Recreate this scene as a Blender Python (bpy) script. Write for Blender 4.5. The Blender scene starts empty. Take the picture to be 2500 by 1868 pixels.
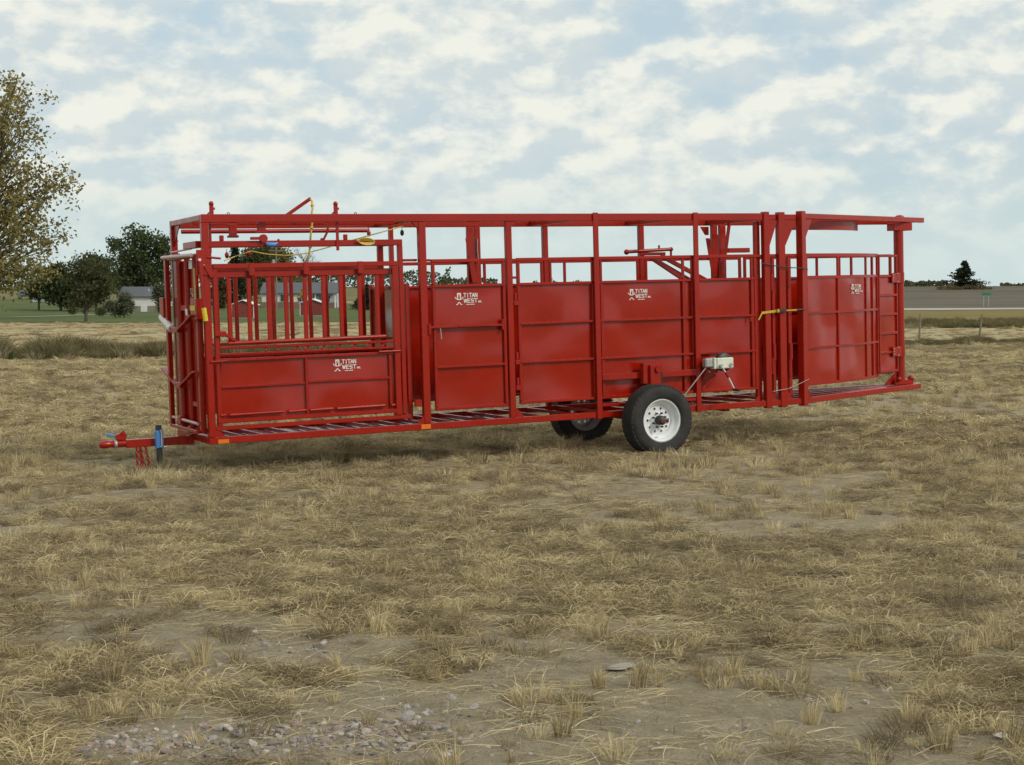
import bpy, bmesh, math, random
import numpy as np
from mathutils import Matrix, Vector, noise as mnoise

random.seed(7)
RNG = np.random.default_rng(11)
scene = bpy.context.scene
col = scene.collection
PI = math.pi

# ------------------------------------------------------------------ camera
EYE = 1.668
cam_d = bpy.data.cameras.new('camera')
cam = bpy.data.objects.new('camera', cam_d)
col.objects.link(cam)
cam.location = (0, 0, EYE)
cam.rotation_euler = (math.radians(90 - 3.023), 0, 0)
cam_d.sensor_width = 36
cam_d.lens = 53.99
cam_d.clip_start = 0.1
cam_d.clip_end = 6000
scene.camera = cam

# ------------------------------------------------------------------ world, sun, exposure
SUN_EL, SUN_AZ = math.radians(36), math.radians(122)   # azimuth clockwise from +Y
world = bpy.data.worlds.new('World')
scene.world = world
world.use_nodes = True
wn, wl = world.node_tree.nodes, world.node_tree.links
wn.clear()


def nd(nodes, kind, **kw):
    n = nodes.new(kind)
    for k, v in kw.items():
        if hasattr(n, k):
            setattr(n, k, v)
        else:
            n.inputs[k].default_value = v
    return n


def build_world():
    out = nd(wn, 'ShaderNodeOutputWorld')
    bg = nd(wn, 'ShaderNodeBackground')
    bg.inputs['Strength'].default_value = 0.1
    sky = nd(wn, 'ShaderNodeTexSky')
    sky.sky_type = 'NISHITA'
    sky.sun_disc = False
    sky.sun_elevation = SUN_EL
    sky.sun_rotation = SUN_AZ
    sky.air_density = 1.0
    sky.dust_density = 2.0
    tc = nd(wn, 'ShaderNodeTexCoord')
    sep = nd(wn, 'ShaderNodeSeparateXYZ')
    wl.new(tc.outputs['Generated'], sep.inputs[0])

    def mapping(loc, sc):
        m = nd(wn, 'ShaderNodeMapping')
        m.inputs['Location'].default_value = loc
        m.inputs['Scale'].default_value = sc
        wl.new(tc.outputs['Generated'], m.inputs['Vector'])
        return m

    def noise(m, scale, detail, rough, dist):
        n = nd(wn, 'ShaderNodeTexNoise')
        n.inputs['Scale'].default_value = scale
        n.inputs['Detail'].default_value = detail
        n.inputs['Roughness'].default_value = rough
        n.inputs['Distortion'].default_value = dist
        wl.new(m.outputs[0], n.inputs['Vector'])
        return n

    def math_(op, a, b=None, clamp=False):
        n = nd(wn, 'ShaderNodeMath', operation=op)
        n.use_clamp = clamp
        for i, v in enumerate((a, b)):
            if v is None:
                continue
            if isinstance(v, (int, float)):
                n.inputs[i].default_value = v
            else:
                wl.new(v, n.inputs[i])
        return n.outputs[0]

    def rng(v, a, b, c, d, smooth=True):
        n = nd(wn, 'ShaderNodeMapRange')
        n.interpolation_type = 'SMOOTHSTEP' if smooth else 'LINEAR'
        n.inputs['From Min'].default_value = a
        n.inputs['From Max'].default_value = b
        n.inputs['To Min'].default_value = c
        n.inputs['To Max'].default_value = d
        wl.new(v, n.inputs['Value'])
        return n.outputs[0]

    def mix(f, a, b):
        n = nd(wn, 'ShaderNodeMix', data_type='RGBA')
        if isinstance(f, (int, float)):
            n.inputs[0].default_value = f
        else:
            wl.new(f, n.inputs[0])
        for i, v in ((6, a), (7, b)):
            if isinstance(v, tuple):
                n.inputs[i].default_value = (*v, 1)
            else:
                wl.new(v, n.inputs[i])
        return n.outputs[2]

    sc = (1.0, 1.0, 1.75)
    big = noise(mapping((3.1, 1.7, 0.4), sc), 6.5, 3, 0.5, 0.2).outputs[0]
    n1 = noise(mapping((1.35, 2.2, 0.11), sc), 25.0, 8, 0.55, 0.1).outputs[0]
    n2 = noise(mapping((1.343, 2.2, 0.128), sc), 25.0, 8, 0.55, 0.1).outputs[0]
    dens = math_('ADD', math_('MULTIPLY', n1, 0.62), math_('MULTIPLY', big, 0.38))
    cover = rng(dens, 0.30, 0.54, 0.0, 1.0)
    relief = math_('ADD', math_('MULTIPLY', math_('SUBTRACT', n1, n2), 3.4), 0.46)
    relief = math_('ADD', relief, math_('MULTIPLY', math_('SUBTRACT', dens, 0.5), 1.6))
    lit = rng(relief, 0.15, 0.95, 0.0, 1.0, False)
    cloud = mix(lit, CLOUD_SHADE, CLOUD_LIT)
    blue = mix(0.22, CLOUD_GAP, sky.outputs[0])
    c = mix(cover, blue, cloud)
    # thick pale air low over the plain
    hz = rng(sep.outputs[2], 0.02, 0.105, 1.0, 0.0)
    c = mix(math_('MULTIPLY', hz, 0.85), c, SKY_LOW)
    below = rng(sep.outputs[2], -0.02, 0.0, 1.0, 0.0)
    c = mix(below, c, (2.2, 1.9, 1.4))
    wl.new(c, bg.inputs['Color'])
    wl.new(bg.outputs[0], out.inputs['Surface'])


CLOUD_SHADE = (5.15, 5.75, 5.85)
CLOUD_LIT = (7.1, 7.2, 6.55)
CLOUD_GAP = (4.55, 5.65, 6.2)
SKY_LOW = (5.0, 5.95, 5.85)
build_world()

sun_d = bpy.data.lights.new('sun', 'SUN')
sun_d.energy = 1.5
sun_d.angle = math.radians(10)
sun_d.color = (1.0, 0.93, 0.82)
sun = bpy.data.objects.new('sun', sun_d)
col.objects.link(sun)
to_sun = Vector((math.sin(SUN_AZ) * math.cos(SUN_EL), math.cos(SUN_AZ) * math.cos(SUN_EL), math.sin(SUN_EL)))
sun.rotation_euler = to_sun.to_track_quat('Z', 'Y').to_euler()
sun.location = (20, -20, 30)

scene.view_settings.view_transform = 'Standard'
scene.view_settings.look = 'None'
scene.view_settings.exposure = 0.3
scene.view_settings.gamma = 1.0
scene.view_settings.use_curve_mapping = False
scene.render.engine = 'CYCLES'
scene.cycles.use_denoising = True
scene.cycles.max_bounces = 6
scene.cycles.transparent_max_bounces = 6


# ------------------------------------------------------------------ materials
class N:
    """small node-building helper"""
    def __init__(s, name):
        s.m = bpy.data.materials.new(name)
        s.m.use_nodes = True
        s.t = s.m.node_tree
        s.b = s.t.nodes['Principled BSDF']

    def new(s, kind, **kw):
        return nd(s.t.nodes, kind, **kw)

    def link(s, a, b):
        s.t.links.new(a, b)

    def coord(s, kind='Object', scale=(1, 1, 1), rot=(0, 0, 0)):
        if kind == 'World':
            g = s.new('ShaderNodeNewGeometry').outputs['Position']
        else:
            g = s.new('ShaderNodeTexCoord').outputs[kind]
        m = s.new('ShaderNodeMapping')
        m.inputs['Scale'].default_value = scale
        m.inputs['Rotation'].default_value = rot
        s.link(g, m.inputs['Vector'])
        return m.outputs[0]

    def noise(s, vec, scale, detail=4, rough=0.55, dist=0.0):
        n = s.new('ShaderNodeTexNoise')
        n.inputs['Scale'].default_value = scale
        n.inputs['Detail'].default_value = detail
        n.inputs['Roughness'].default_value = rough
        n.inputs['Distortion'].default_value = dist
        s.link(vec, n.inputs['Vector'])
        return n.outputs[0]

    def rng(s, v, a, b, c=0.0, d=1.0):
        n = s.new('ShaderNodeMapRange')
        n.inputs['From Min'].default_value = a
        n.inputs['From Max'].default_value = b
        n.inputs['To Min'].default_value = c
        n.inputs['To Max'].default_value = d
        s.link(v, n.inputs['Value'])
        return n.outputs[0]

    def mix(s, f, a, b, mode='MIX'):
        n = s.new('ShaderNodeMix', data_type='RGBA', blend_type=mode)
        if isinstance(f, (int, float)):
            n.inputs[0].default_value = f
        else:
            s.link(f, n.inputs[0])
        for i, v in ((6, a), (7, b)):
            if isinstance(v, tuple):
                n.inputs[i].default_value = (*v, 1)
            else:
                s.link(v, n.inputs[i])
        return n.outputs[2]

    def bump(s, h, strength, dist):
        n = s.new('ShaderNodeBump')
        n.inputs['Strength'].default_value = strength
        n.inputs['Distance'].default_value = dist
        s.link(h, n.inputs['Height'])
        s.link(n.outputs[0], s.b.inputs['Normal'])


def mat_basic(name, c, rough=0.6, var=0.18, scale=6.0, metal=0.0, spec=0.5, bump=0.0, coat=0.0):
    k = N(name)
    v = k.coord('Object')
    n = k.noise(v, scale, 5)
    lo = tuple(x * (1 - var) for x in c)
    hi = tuple(min(1, x * (1 + var)) for x in c)
    k.link(k.mix(k.rng(n, 0.3, 0.7), lo, hi), k.b.inputs['Base Color'])
    k.link(k.rng(n, 0.3, 0.7, rough * 0.85, min(1, rough * 1.12)), k.b.inputs['Roughness'])
    k.b.inputs['Metallic'].default_value = metal
    k.b.inputs['Specular IOR Level'].default_value = spec
    k.b.inputs['Coat Weight'].default_value = coat
    if bump:
        k.bump(k.noise(v, scale * 6, 4), bump, 0.01)
    return k.m


def mat_paint(name, wob):
    """red implement enamel, a little uneven, faint dust; sheets are slightly wavy"""
    k = N(name)
    v = k.coord('Object')
    n = k.noise(v, 2.2, 4)
    c = k.mix(k.rng(n, 0.3, 0.7), (0.285, 0.0095, 0.0021), (0.345, 0.0113, 0.0026))
    d = k.noise(v, 9.0, 6, 0.65)
    c = k.mix(k.rng(d, 0.55, 0.85, 0.0, 0.06), c, (0.36, 0.20, 0.13))
    k.link(c, k.b.inputs['Base Color'])
    r = k.noise(v, 5.0, 5, 0.6)
    k.link(k.rng(r, 0.3, 0.7, *((0.12, 0.2) if wob else (0.2, 0.34))), k.b.inputs['Roughness'])
    k.b.inputs['Specular IOR Level'].default_value = 0.42 if wob else 0.35
    k.b.inputs['Coat Weight'].default_value = 0.42 if wob else 0.15
    k.b.inputs['Coat Roughness'].default_value = 0.06 if wob else 0.15
    if wob:
        h = k.noise(k.coord('Object', (1.0, 1.0, 0.8)), 1.6, 1.0, 0.35)
        k.bump(h, 1.0, 0.11)
    else:
        k.bump(k.noise(v, 30.0, 3), 0.06, 0.004)
    return k.m


M = {}
M['red'] = mat_paint('red_enamel', False)
M['sheet'] = mat_paint('red_enamel_sheet', True)
M['white_decal'] = mat_basic('white_decal', (0.72, 0.70, 0.66), 0.5, 0.05)
M['black'] = mat_basic('black_steel', (0.022, 0.022, 0.023), 0.5, 0.2)
M['blue'] = mat_basic('blue_enamel', (0.06, 0.22, 0.52), 0.4, 0.12)
M['chrome'] = mat_basic('worn_bare_steel', (0.55, 0.53, 0.52), 0.35, 0.12, 20, metal=0.7)
M['pink_glint'] = mat_basic('pink_glint_pipe', (0.52, 0.36, 0.33), 0.35, 0.15, 20, metal=0.3)  # whitish pink paints the bright highlight along red pipes
M['zinc'] = mat_basic('galvanised_steel', (0.42, 0.43, 0.42), 0.45, 0.15, 14, metal=0.55)
M['rim'] = mat_basic('white_wheel_enamel', (0.74, 0.76, 0.775), 0.4, 0.07, 12)
M['rim_dark'] = mat_basic('grey_wheel_back', (0.46, 0.46, 0.47), 0.6, 0.15, 12)
M['winch'] = mat_basic('cream_winch_cover', (0.66, 0.68, 0.57), 0.45, 0.10, 18)
M['yellow'] = mat_basic('yellow_vinyl', (0.66, 0.52, 0.03), 0.45, 0.08)
M['wood'] = mat_basic('varnished_gauge', (0.46, 0.34, 0.10), 0.6, 0.15)
M['orange'] = mat_basic('orange_reflector', (0.70, 0.17, 0.01), 0.3, 0.06, 40)
M['rope'] = mat_basic('yellow_rope', (0.62, 0.42, 0.09), 0.85, 0.22, 60, bump=0.3)
M['rope_thin'] = mat_basic('yellow_cord', (0.60, 0.46, 0.10), 0.8, 0.18, 60)
M['rust'] = mat_basic('rusty_spindle', (0.19, 0.10, 0.075), 0.75, 0.3, 30)
M['strap'] = mat_basic('yellow_webbing', (0.52, 0.37, 0.04), 0.8, 0.15, 40)


def mat_tyre():
    k = N('dusty_rubber')
    v = k.coord('Object')
    n = k.noise(v, 7, 6, 0.65)
    c = k.mix(k.rng(n, 0.35, 0.72), (0.014, 0.014, 0.0145), (0.040, 0.038, 0.034))
    k.link(c, k.b.inputs['Base Color'])
    k.b.inputs['Roughness'].default_value = 0.82
    k.bump(k.noise(v, 90, 3), 0.25, 0.004)
    return k.m


M['tyre'] = mat_tyre()


def mat_ground():
    k = N('dry_pasture_soil')
    v = k.coord('World')
    soil_n = k.noise(v, 5.0, 8, 0.7)
    fine = k.noise(v, 42.0, 6, 0.75)
    st1 = k.noise(k.coord('World', (6, 60, 10), (0, 0, 0.35)), 1.6, 5, 0.7, 1.2)
    st2 = k.noise(k.coord('World', (60, 7, 10), (0, 0, 0.5)), 1.6, 5, 0.7, 1.2)
    straw = k.mix(0.5, st1, st2, 'LIGHTEN')
    soil = k.mix(k.rng(soil_n, 0.3, 0.7), (0.30, 0.238, 0.148), (0.55, 0.46, 0.315))
    soil = k.mix(k.rng(fine, 0.45, 0.75, 0, 0.5), soil, (0.60, 0.53, 0.40))
    lit = k.mix(k.rng(straw, 0.42, 0.68), (0.10, 0.078, 0.045), (0.43, 0.35, 0.20))  # dark end paints the shadowed gaps between straws
    at = k.new('ShaderNodeAttribute', attribute_name='cover')
    pa = k.new('ShaderNodeMath', operation='ADD')
    k.link(at.outputs['Fac'], pa.inputs[0])
    k.link(k.rng(soil_n, 0.2, 0.8, -0.35, 0.35), pa.inputs[1])
    cover = k.rng(pa.outputs[0], 0.3, 0.8)
    cc = k.mix(cover, soil, lit)
    # cracks in the bare crust
    vo = k.new('ShaderNodeTexVoronoi', feature='DISTANCE_TO_EDGE')
    vo.inputs['Scale'].default_value = 5.5
    k.link(v, vo.inputs['Vector'])
    k.link(cc, k.b.inputs['Base Color'])
    k.b.inputs['Roughness'].default_value = 0.95
    k.b.inputs['Specular IOR Level'].default_value = 0.15
    h = k.new('ShaderNodeMath', operation='ADD')
    k.link(fine, h.inputs[0])
    k.link(straw, h.inputs[1])
    h2 = k.new('ShaderNodeMath', operation='ADD')
    k.link(h.outputs[0], h2.inputs[0])
    k.link(k.rng(vo.outputs['Distance'], 0.0, 0.03, -0.5, 0.0), h2.inputs[1])
    clod = k.noise(v, 13.0, 5, 0.6)
    h3 = k.new('ShaderNodeMath', operation='MULTIPLY_ADD')
    k.link(clod, h3.inputs[0])
    h3.inputs[1].default_value = 2.0
    k.link(h2.outputs[0], h3.inputs[2])
    k.bump(h3.outputs[0], 1.0, 0.028)
    return k.m


def mat_far(name, a, b, sc, st, third=None, bump=0.4):
    """far ground cover: two or three mixed tones drawn out in streaks"""
    k = N(name)
    n = k.noise(k.coord('World', sc), 1.0, 7, 0.65, 0.5)
    n2 = k.noise(k.coord('World', st), 1.0, 6, 0.7)
    c = k.mix(k.rng(n, 0.33, 0.67), a, b)
    c = k.mix(k.rng(n2, 0.35, 0.75, 0, 0.55), c, third or tuple(x * 0.6 for x in a))
    k.link(c, k.b.inputs['Base Color'])
    k.b.inputs['Roughness'].default_value = 0.95
    k.b.inputs['Specular IOR Level'].default_value = 0.1
    k.bump(n2, bump, 0.2)
    return k.m


def mat_leaf(name, a, b, trans=0.25, spec=0.25):
    """blade or leaf colour varies per instance and per leaf"""
    k = N(name)
    oi = k.new('ShaderNodeObjectInfo')
    at = k.new('ShaderNodeAttribute', attribute_name='tone')
    ad = k.new('ShaderNodeMath', operation='ADD')
    k.link(oi.outputs['Random'], ad.inputs[0])
    k.link(at.outputs['Fac'], ad.inputs[1])
    c = k.mix(k.rng(ad.outputs[0], 0.2, 1.8), a, b)
    k.link(c, k.b.inputs['Base Color'])
    k.b.inputs['Roughness'].default_value = 0.75
    k.b.inputs['Specular IOR Level'].default_value = spec
    if trans:
        t = k.new('ShaderNodeBsdfTranslucent')
        k.link(c, t.inputs['Color'])
        mx = k.new('ShaderNodeMixShader')
        mx.inputs[0].default_value = trans
        out = [n for n in k.t.nodes if n.type == 'OUTPUT_MATERIAL'][0]
        k.link(k.b.outputs[0], mx.inputs[1])
        k.link(t.outputs[0], mx.inputs[2])
        k.link(mx.outputs[0], out.inputs['Surface'])
    return k.m


M['ground'] = mat_ground()
M['stubble'] = mat_far('stubble', (0.33, 0.27, 0.155), (0.50, 0.42, 0.26), (0.05, 0.30, 1), (0.35, 1.6, 1), (0.22, 0.175, 0.095))
M['lawn'] = mat_far('lawn_grass', (0.070, 0.098, 0.032), (0.105, 0.138, 0.048), (0.06, 0.05, 1), (0.6, 0.9, 1), (0.13, 0.125, 0.05))
M['verge'] = mat_far('verge_grass', (0.24, 0.165, 0.06), (0.135, 0.145, 0.05), (0.07, 0.035, 1), (0.35, 0.25, 1), (0.27, 0.16, 0.07))
M['plough'] = mat_far('ploughed_field', (0.095, 0.082, 0.060), (0.160, 0.142, 0.112), (0.012, 0.02, 1), (0.05, 0.10, 1), (0.115, 0.095, 0.06))
M['hill'] = mat_far('far_pasture', (0.16, 0.145, 0.06), (0.21, 0.18, 0.085), (0.01, 0.02, 1), (0.05, 0.1, 1))
M['concrete'] = mat_far('pale_road', (0.42, 0.40, 0.36), (0.50, 0.48, 0.43), (0.3, 0.3, 1), (2, 2, 1), (0.38, 0.36, 0.32), 0.1)
M['straw'] = mat_leaf('straw_blades', (0.22, 0.16, 0.078), (0.75, 0.63, 0.365))
M['straw_pale'] = mat_leaf('pale_straw', (0.38, 0.30, 0.165), (0.76, 0.65, 0.40))
M['straw_brown'] = mat_leaf('brown_blades', (0.13, 0.098, 0.055), (0.46, 0.37, 0.225))
M['weed'] = mat_leaf('weed_blades', (0.060, 0.068, 0.024), (0.235, 0.18, 0.085))
M['weed_green'] = mat_leaf('weed_leaves', (0.045, 0.072, 0.018), (0.085, 0.115, 0.036))
M['leaf_gold'] = mat_leaf('turning_leaves', (0.115, 0.108, 0.036), (0.30, 0.245, 0.09))
M['leaf_dark'] = mat_leaf('dark_leaves', (0.036, 0.054, 0.02), (0.10, 0.12, 0.044))
M['leaf_mid'] = mat_leaf('green_leaves', (0.055, 0.064, 0.026), (0.130, 0.125, 0.048))
M['leaf_grey'] = mat_leaf('grey_green_leaves', (0.065, 0.075, 0.042), (0.12, 0.125, 0.072))
M['leaf_brown'] = mat_leaf('brown_leaves', (0.075, 0.058, 0.022), (0.16, 0.115, 0.04))
M['needle'] = mat_leaf('juniper_needles', (0.010, 0.017, 0.008), (0.026, 0.036, 0.015), 0.1)
M['bark'] = mat_basic('bark', (0.095, 0.078, 0.058), 0.9, 0.3, 4, bump=0.5)
M['post_wood'] = mat_basic('weathered_wood', (0.20, 0.165, 0.125), 0.9, 0.25, 8, bump=0.4)


# ------------------------------------------------------------------ mesh building
class MB:
    def __init__(s):
        s.v, s.f, s.sm = [], [], []

    def add(s, vs, fs, smooth=False):
        o = len(s.v)
        s.v.extend([tuple(map(float, a)) for a in vs])
        s.f.extend([tuple(i + o for i in a) for a in fs])
        s.sm.extend([smooth] * len(fs))
        return s

    def frame(s, o, ex, ey, ez, hx, hy, hz, c=0.005):
        """chamfered box in an oriented frame"""
        o, ex, ey, ez = map(np.array, (o, ex, ey, ez))
        c = min(c, hx * 0.45, hy * 0.45, hz * 0.45)
        H = (hx, hy, hz)
        vs, idx = [], {}
        for sx in (-1, 1):
            for sy in (-1, 1):
                for sz in (-1, 1):
                    for a in range(3):
                        q = [sx * (H[0] - c), sy * (H[1] - c), sz * (H[2] - c)]
                        q[a] = (sx, sy, sz)[a] * H[a]
                        idx[(sx, sy, sz, a)] = len(vs)
                        vs.append(o + ex * q[0] + ey * q[1] + ez * q[2])
        fs = []

        def face(ids):
            p = [vs[i] for i in ids]
            n = np.cross(p[1] - p[0], p[2] - p[0])
            m = sum(p) / len(p) - o
            fs.append(tuple(ids) if n @ m > 0 else tuple(ids[::-1]))
        for a in range(3):
            b, d = [i for i in range(3) if i != a]
            for sa in (-1, 1):
                ring = []
                for sb, sd in ((-1, -1), (1, -1), (1, 1), (-1, 1)):
                    k = [0, 0, 0]
                    k[a], k[b], k[d] = sa, sb, sd
                    ring.append(idx[(*k, a)])
                face(ring)
        for a in range(3):       # edges along axis a
            b, d = [i for i in range(3) if i != a]
            for sb in (-1, 1):
                for sd in (-1, 1):
                    ring = []
                    for sa, ax in ((-1, b), (1, b), (1, d), (-1, d)):
                        k = [0, 0, 0]
                        k[a], k[b], k[d] = sa, sb, sd
                        ring.append(idx[(*k, ax)])
                    face(ring)
        for sx in (-1, 1):
            for sy in (-1, 1):
                for sz in (-1, 1):
                    face([idx[(sx, sy, sz, a)] for a in range(3)])
        return s.add(vs, fs)

    def box(s, x0, x1, y0, y1, z0, z1, c=0.005):
        return s.frame(((x0 + x1) / 2, (y0 + y1) / 2, (z0 + z1) / 2), (1, 0, 0), (0, 1, 0), (0, 0, 1),
                       abs(x1 - x0) / 2, abs(y1 - y0) / 2, abs(z1 - z0) / 2, c)

    def beam(s, a, b, w, h, up=(0, 0, 1), c=0.005):
        a, b, up = np.array(a, float), np.array(b, float), np.array(up, float)
        d = b - a
        L = np.linalg.norm(d)
        d /= L
        e = np.cross(up, d)
        if np.linalg.norm(e) < 1e-4:
            e = np.cross((0, 1, 0), d)
        e /= np.linalg.norm(e)
        u = np.cross(d, e)
        return s.frame((a + b) / 2, d, e, u, L / 2, w / 2, h / 2, c)

    def prism(s, poly, axis, a, b):
        """polygon (2D) extruded along axis between a and b; axis 'y': poly in (x,z); 'x': (y,z); 'z': (x,y)"""
        def P(q, t):
            return {'y': (q[0], t, q[1]), 'x': (t, q[0], q[1]), 'z': (q[0], q[1], t)}[axis]
        n = len(poly)
        vs = [P(q, a) for q in poly] + [P(q, b) for q in poly]
        fs = [tuple(range(n)), tuple(range(2 * n - 1, n - 1, -1))]
        fs += [(i, i + n, (i + 1) % n + n, (i + 1) % n) for i in range(n)]
        return s.add(vs, fs)

    def tube(s, pts, r, n=10, caps=True, smooth=True):
        pts = [np.array(p, float) for p in pts]
        rs = r if isinstance(r, (list, tuple)) else [r] * len(pts)
        vs, fs = [], []
        ref = None
        for i, p in enumerate(pts):
            d = pts[min(i + 1, len(pts) - 1)] - pts[max(i - 1, 0)]
            d = d / (np.linalg.norm(d) + 1e-12)
            if ref is None:
                ref = np.cross(d, (0.3, 0.2, 0.93) if abs(d[2]) < 0.9 else (1, 0, 0))
            ref = ref - d * (ref @ d)
            ref /= np.linalg.norm(ref) + 1e-12
            w = np.cross(d, ref)
            for k in range(n):
                a = 2 * PI * k / n
                vs.append(p + rs[i] * (ref * math.cos(a) + w * math.sin(a)))
        for i in range(len(pts) - 1):
            for k in range(n):
                fs.append((i * n + k, i * n + (k + 1) % n, (i + 1) * n + (k + 1) % n, (i + 1) * n + k))
        s.add(vs, fs, smooth)
        if caps:
            m = len(pts) - 1
            s.add(vs[:n], [tuple(range(n - 1, -1, -1))])
            s.add(vs[m * n:], [tuple(range(n))])
        return s

    def lathe(s, prof, c, ax='y', n=40, smooth=True, closed=False):
        """profile of (radius, along) turned about axis through c"""
        vs, fs = [], []
        for k in range(n):
            a = 2 * PI * k / n
            for r, t in prof:
                q = {'y': (r * math.cos(a), t, r * math.sin(a)), 'z': (r * math.cos(a), r * math.sin(a), t),
                     'x': (t, r * math.cos(a), r * math.sin(a))}[ax]
                vs.append((q[0] + c[0], q[1] + c[1], q[2] + c[2]))
        m = len(prof)
        for k in range(n):
            for i in range(m if closed else m - 1):
                j = (i + 1) % m
                fs.append((k * m + i, k * m + j, ((k + 1) % n) * m + j, ((k + 1) % n) * m + i))
        return s.add(vs, fs, smooth)

    def ball(s, c, r, n=10, sq=(1, 1, 1)):
        vs, fs = [], []
        m = n // 2 + 1
        for i in range(m):
            th = PI * i / (m - 1)
            for k in range(n):
                a = 2 * PI * k / n
                vs.append((c[0] + r * sq[0] * math.sin(th) * math.cos(a), c[1] + r * sq[1] * math.sin(th) * math.sin(a), c[2] + r * sq[2] * math.cos(th)))
        for i in range(m - 1):
            for k in range(n):
                fs.append((i * n + k, (i + 1) * n + k, (i + 1) * n + (k + 1) % n, i * n + (k + 1) % n))
        return s.add(vs, fs, True)

    def mesh(s, name):
        me = bpy.data.meshes.new(name)
        me.from_pydata(s.v, [], s.f)
        me.polygons.foreach_set('use_smooth', s.sm)
        me.update()
        return me

    def build(s, name, mat, parent=None, **tags):
        me = s.mesh(name)
        me.materials.append(M[mat] if isinstance(mat, str) else mat)
        o = bpy.data.objects.new(name, me)
        col.objects.link(o)
        o.parent = parent
        for k, v in tags.items():
            o[k] = v
        return o


def empty(name, loc, label, cat, group=None, rz=0.0):
    o = bpy.data.objects.new(name, None)
    col.objects.link(o)
    o.empty_display_size = 0.2
    o.location = loc
    o.rotation_euler = (0, 0, rz)
    o['label'] = label
    o['category'] = cat
    if group:
        o['group'] = group
    return o


def copy_tree(o, parent=None):
    c = o.copy()
    col.objects.link(c)
    c.parent = parent
    for ch in list(o.children):
        copy_tree(ch, c)
    return c


def B(*a, **k):
    return MB().box(*a, **k)


# ------------------------------------------------------------------ where things stand
FPX = 3749.0


def ground_z(x, y):
    """terrain: flat pasture, then a gentle rise far off; small bumps near"""
    d = math.hypot(x, y)
    z = 0.0
    if d > 240:
        t = d - 240
        z += 0.024 * min(t, 15) + 0.0185 * max(0, t - 15) * (1 if t < 420 else 420 / t)
    if d < 90:
        fade = min(1.0, (90 - d) / 40)
        b = 0.045 * mnoise.noise(Vector((x * 0.42, y * 0.42, 3.3))) + 0.02 * mnoise.noise(Vector((x * 1.5, y * 1.5, 7.7)))
        b += 0.008 * mnoise.noise(Vector((x * 4.6, y * 4.6, 1.2)))
        z += b * fade
    return z


def spot(px, d, lift=0.0):
    """point on the ground at picture column px (of 2500) and distance d"""
    x = (px - 1250) / FPX * d
    return (x, d, ground_z(x, d) + lift)


BARE = [(1700, 1225, 1.5), (1560, 1200, 1.3), (1960, 1255, .8), (2000, 1800, .75), (2420, 1840, .6), (340, 1540, .7), (520, 1545, .6), (1480, 1640, .5), (1290, 1560, .45),
        (1350, 1800, .6), (950, 1830, .5), (2150, 965, 2.6), (2330, 985, 2.2), (1950, 1010, 1.6), (1150, 1800, .5), (1800, 1850, .5), (700, 1830, .5), (310, 1840, .4), (1500, 1370, .5),
        (2080, 1640, .4), (1010, 1570, .4)]
THICK = [(1000, 1320, 1.6), (830, 1470, .5), (1250, 1390, 1.0), (300, 1380, .9), (1600, 1450, .7), (2050, 1400, .9), (150, 1640, .6), (60, 1830, .5), (2250, 1600, .7), (1450, 1580, .35)]
BAREW = [(((px - 1250) / FPX * (EYE * FPX / (py - 736))), EYE * FPX / (py - 736), r, s) for L, s in ((BARE, -1), (THICK, 1)) for px, py, r in L]


GRAVEL = [(((px - 1250) / FPX * (EYE * FPX / (py - 736))), EYE * FPX / (py - 736), a, c) for px, py, a, c in
          ((310, 1830, .30, .22), (820, 1822, .5, .24), (560, 1850, .25, .15), (1010, 1770, .25, .3), (720, 1590, .35, .3), (400, 1680, .22, .16))]


def gravelly(x, y):
    g = 0
    for gx, gy, a, c in GRAVEL:
        g = max(g, math.exp(-((x - gx) / a) ** 2 - ((y - gy) / c) ** 2))
    return g


def cover(x, y):
    """share of the soil hidden by straw, 0..1"""
    v = .25 + .5 * mnoise.noise(Vector((x * .62, y * .5, 11.0))) + .6 * mnoise.noise(Vector((x * 1.5, y * 1.2, 4.0))) + .5 * mnoise.noise(Vector((x * 3.4, y * 2.6, 9.0)))
    for bx, by, r, s in BAREW:
        q = ((x - bx) ** 2 + ((y - by) * .75) ** 2) / (r * r)
        if q < 4:
            v += s * .36 * math.exp(-q * 1.2)
    return min(1.0, max(0.0, (v + .12) * (1 - gravelly(x, y))))


def clump(x, y):
    v = mnoise.noise(Vector((x * 1.1, y * 1.1, 21.0))) + .5 * mnoise.noise(Vector((x * 3.1, y * 3.1, 2.0)))
    return min(1.0, max(0.0, v * 1.6 + .12)) * (1 - gravelly(x, y))


# ------------------------------------------------------------------ ground
def build_ground():
    ang = list(np.radians(np.linspace(-27, 27, 330))) + list(np.radians(np.linspace(27, 333, 70)))[1:-1]
    rad = [0.6]
    while rad[-1] < 2600:
        r = rad[-1]
        rad.append(r * (1.022 if 5 < r < 62 else 1.06))
    nA = len(ang)
    vs = [(0, 0, ground_z(0, 0))]
    for r in rad:
        for a in ang:
            x, y = r * math.sin(a), r * math.cos(a)
            vs.append((x, y, ground_z(x, y)))
    fs = [(0, 1 + (k + 1) % nA, 1 + k) for k in range(nA)]
    for i in range(len(rad) - 1):
        for k in range(nA):
            a, b = 1 + i * nA + k, 1 + i * nA + (k + 1) % nA
            fs.append((a, b, b + nA, a + nA))
    g = MB().add(vs, fs, True).build('ground', 'ground', None, kind='structure')
    cv = np.array([cover(v[0], v[1]) if math.hypot(v[0], v[1]) < 90 else .6 for v in vs], np.float32)
    g.data.attributes.new('cover', 'FLOAT', 'POINT').data.foreach_set('value', cv)


build_ground()


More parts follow.
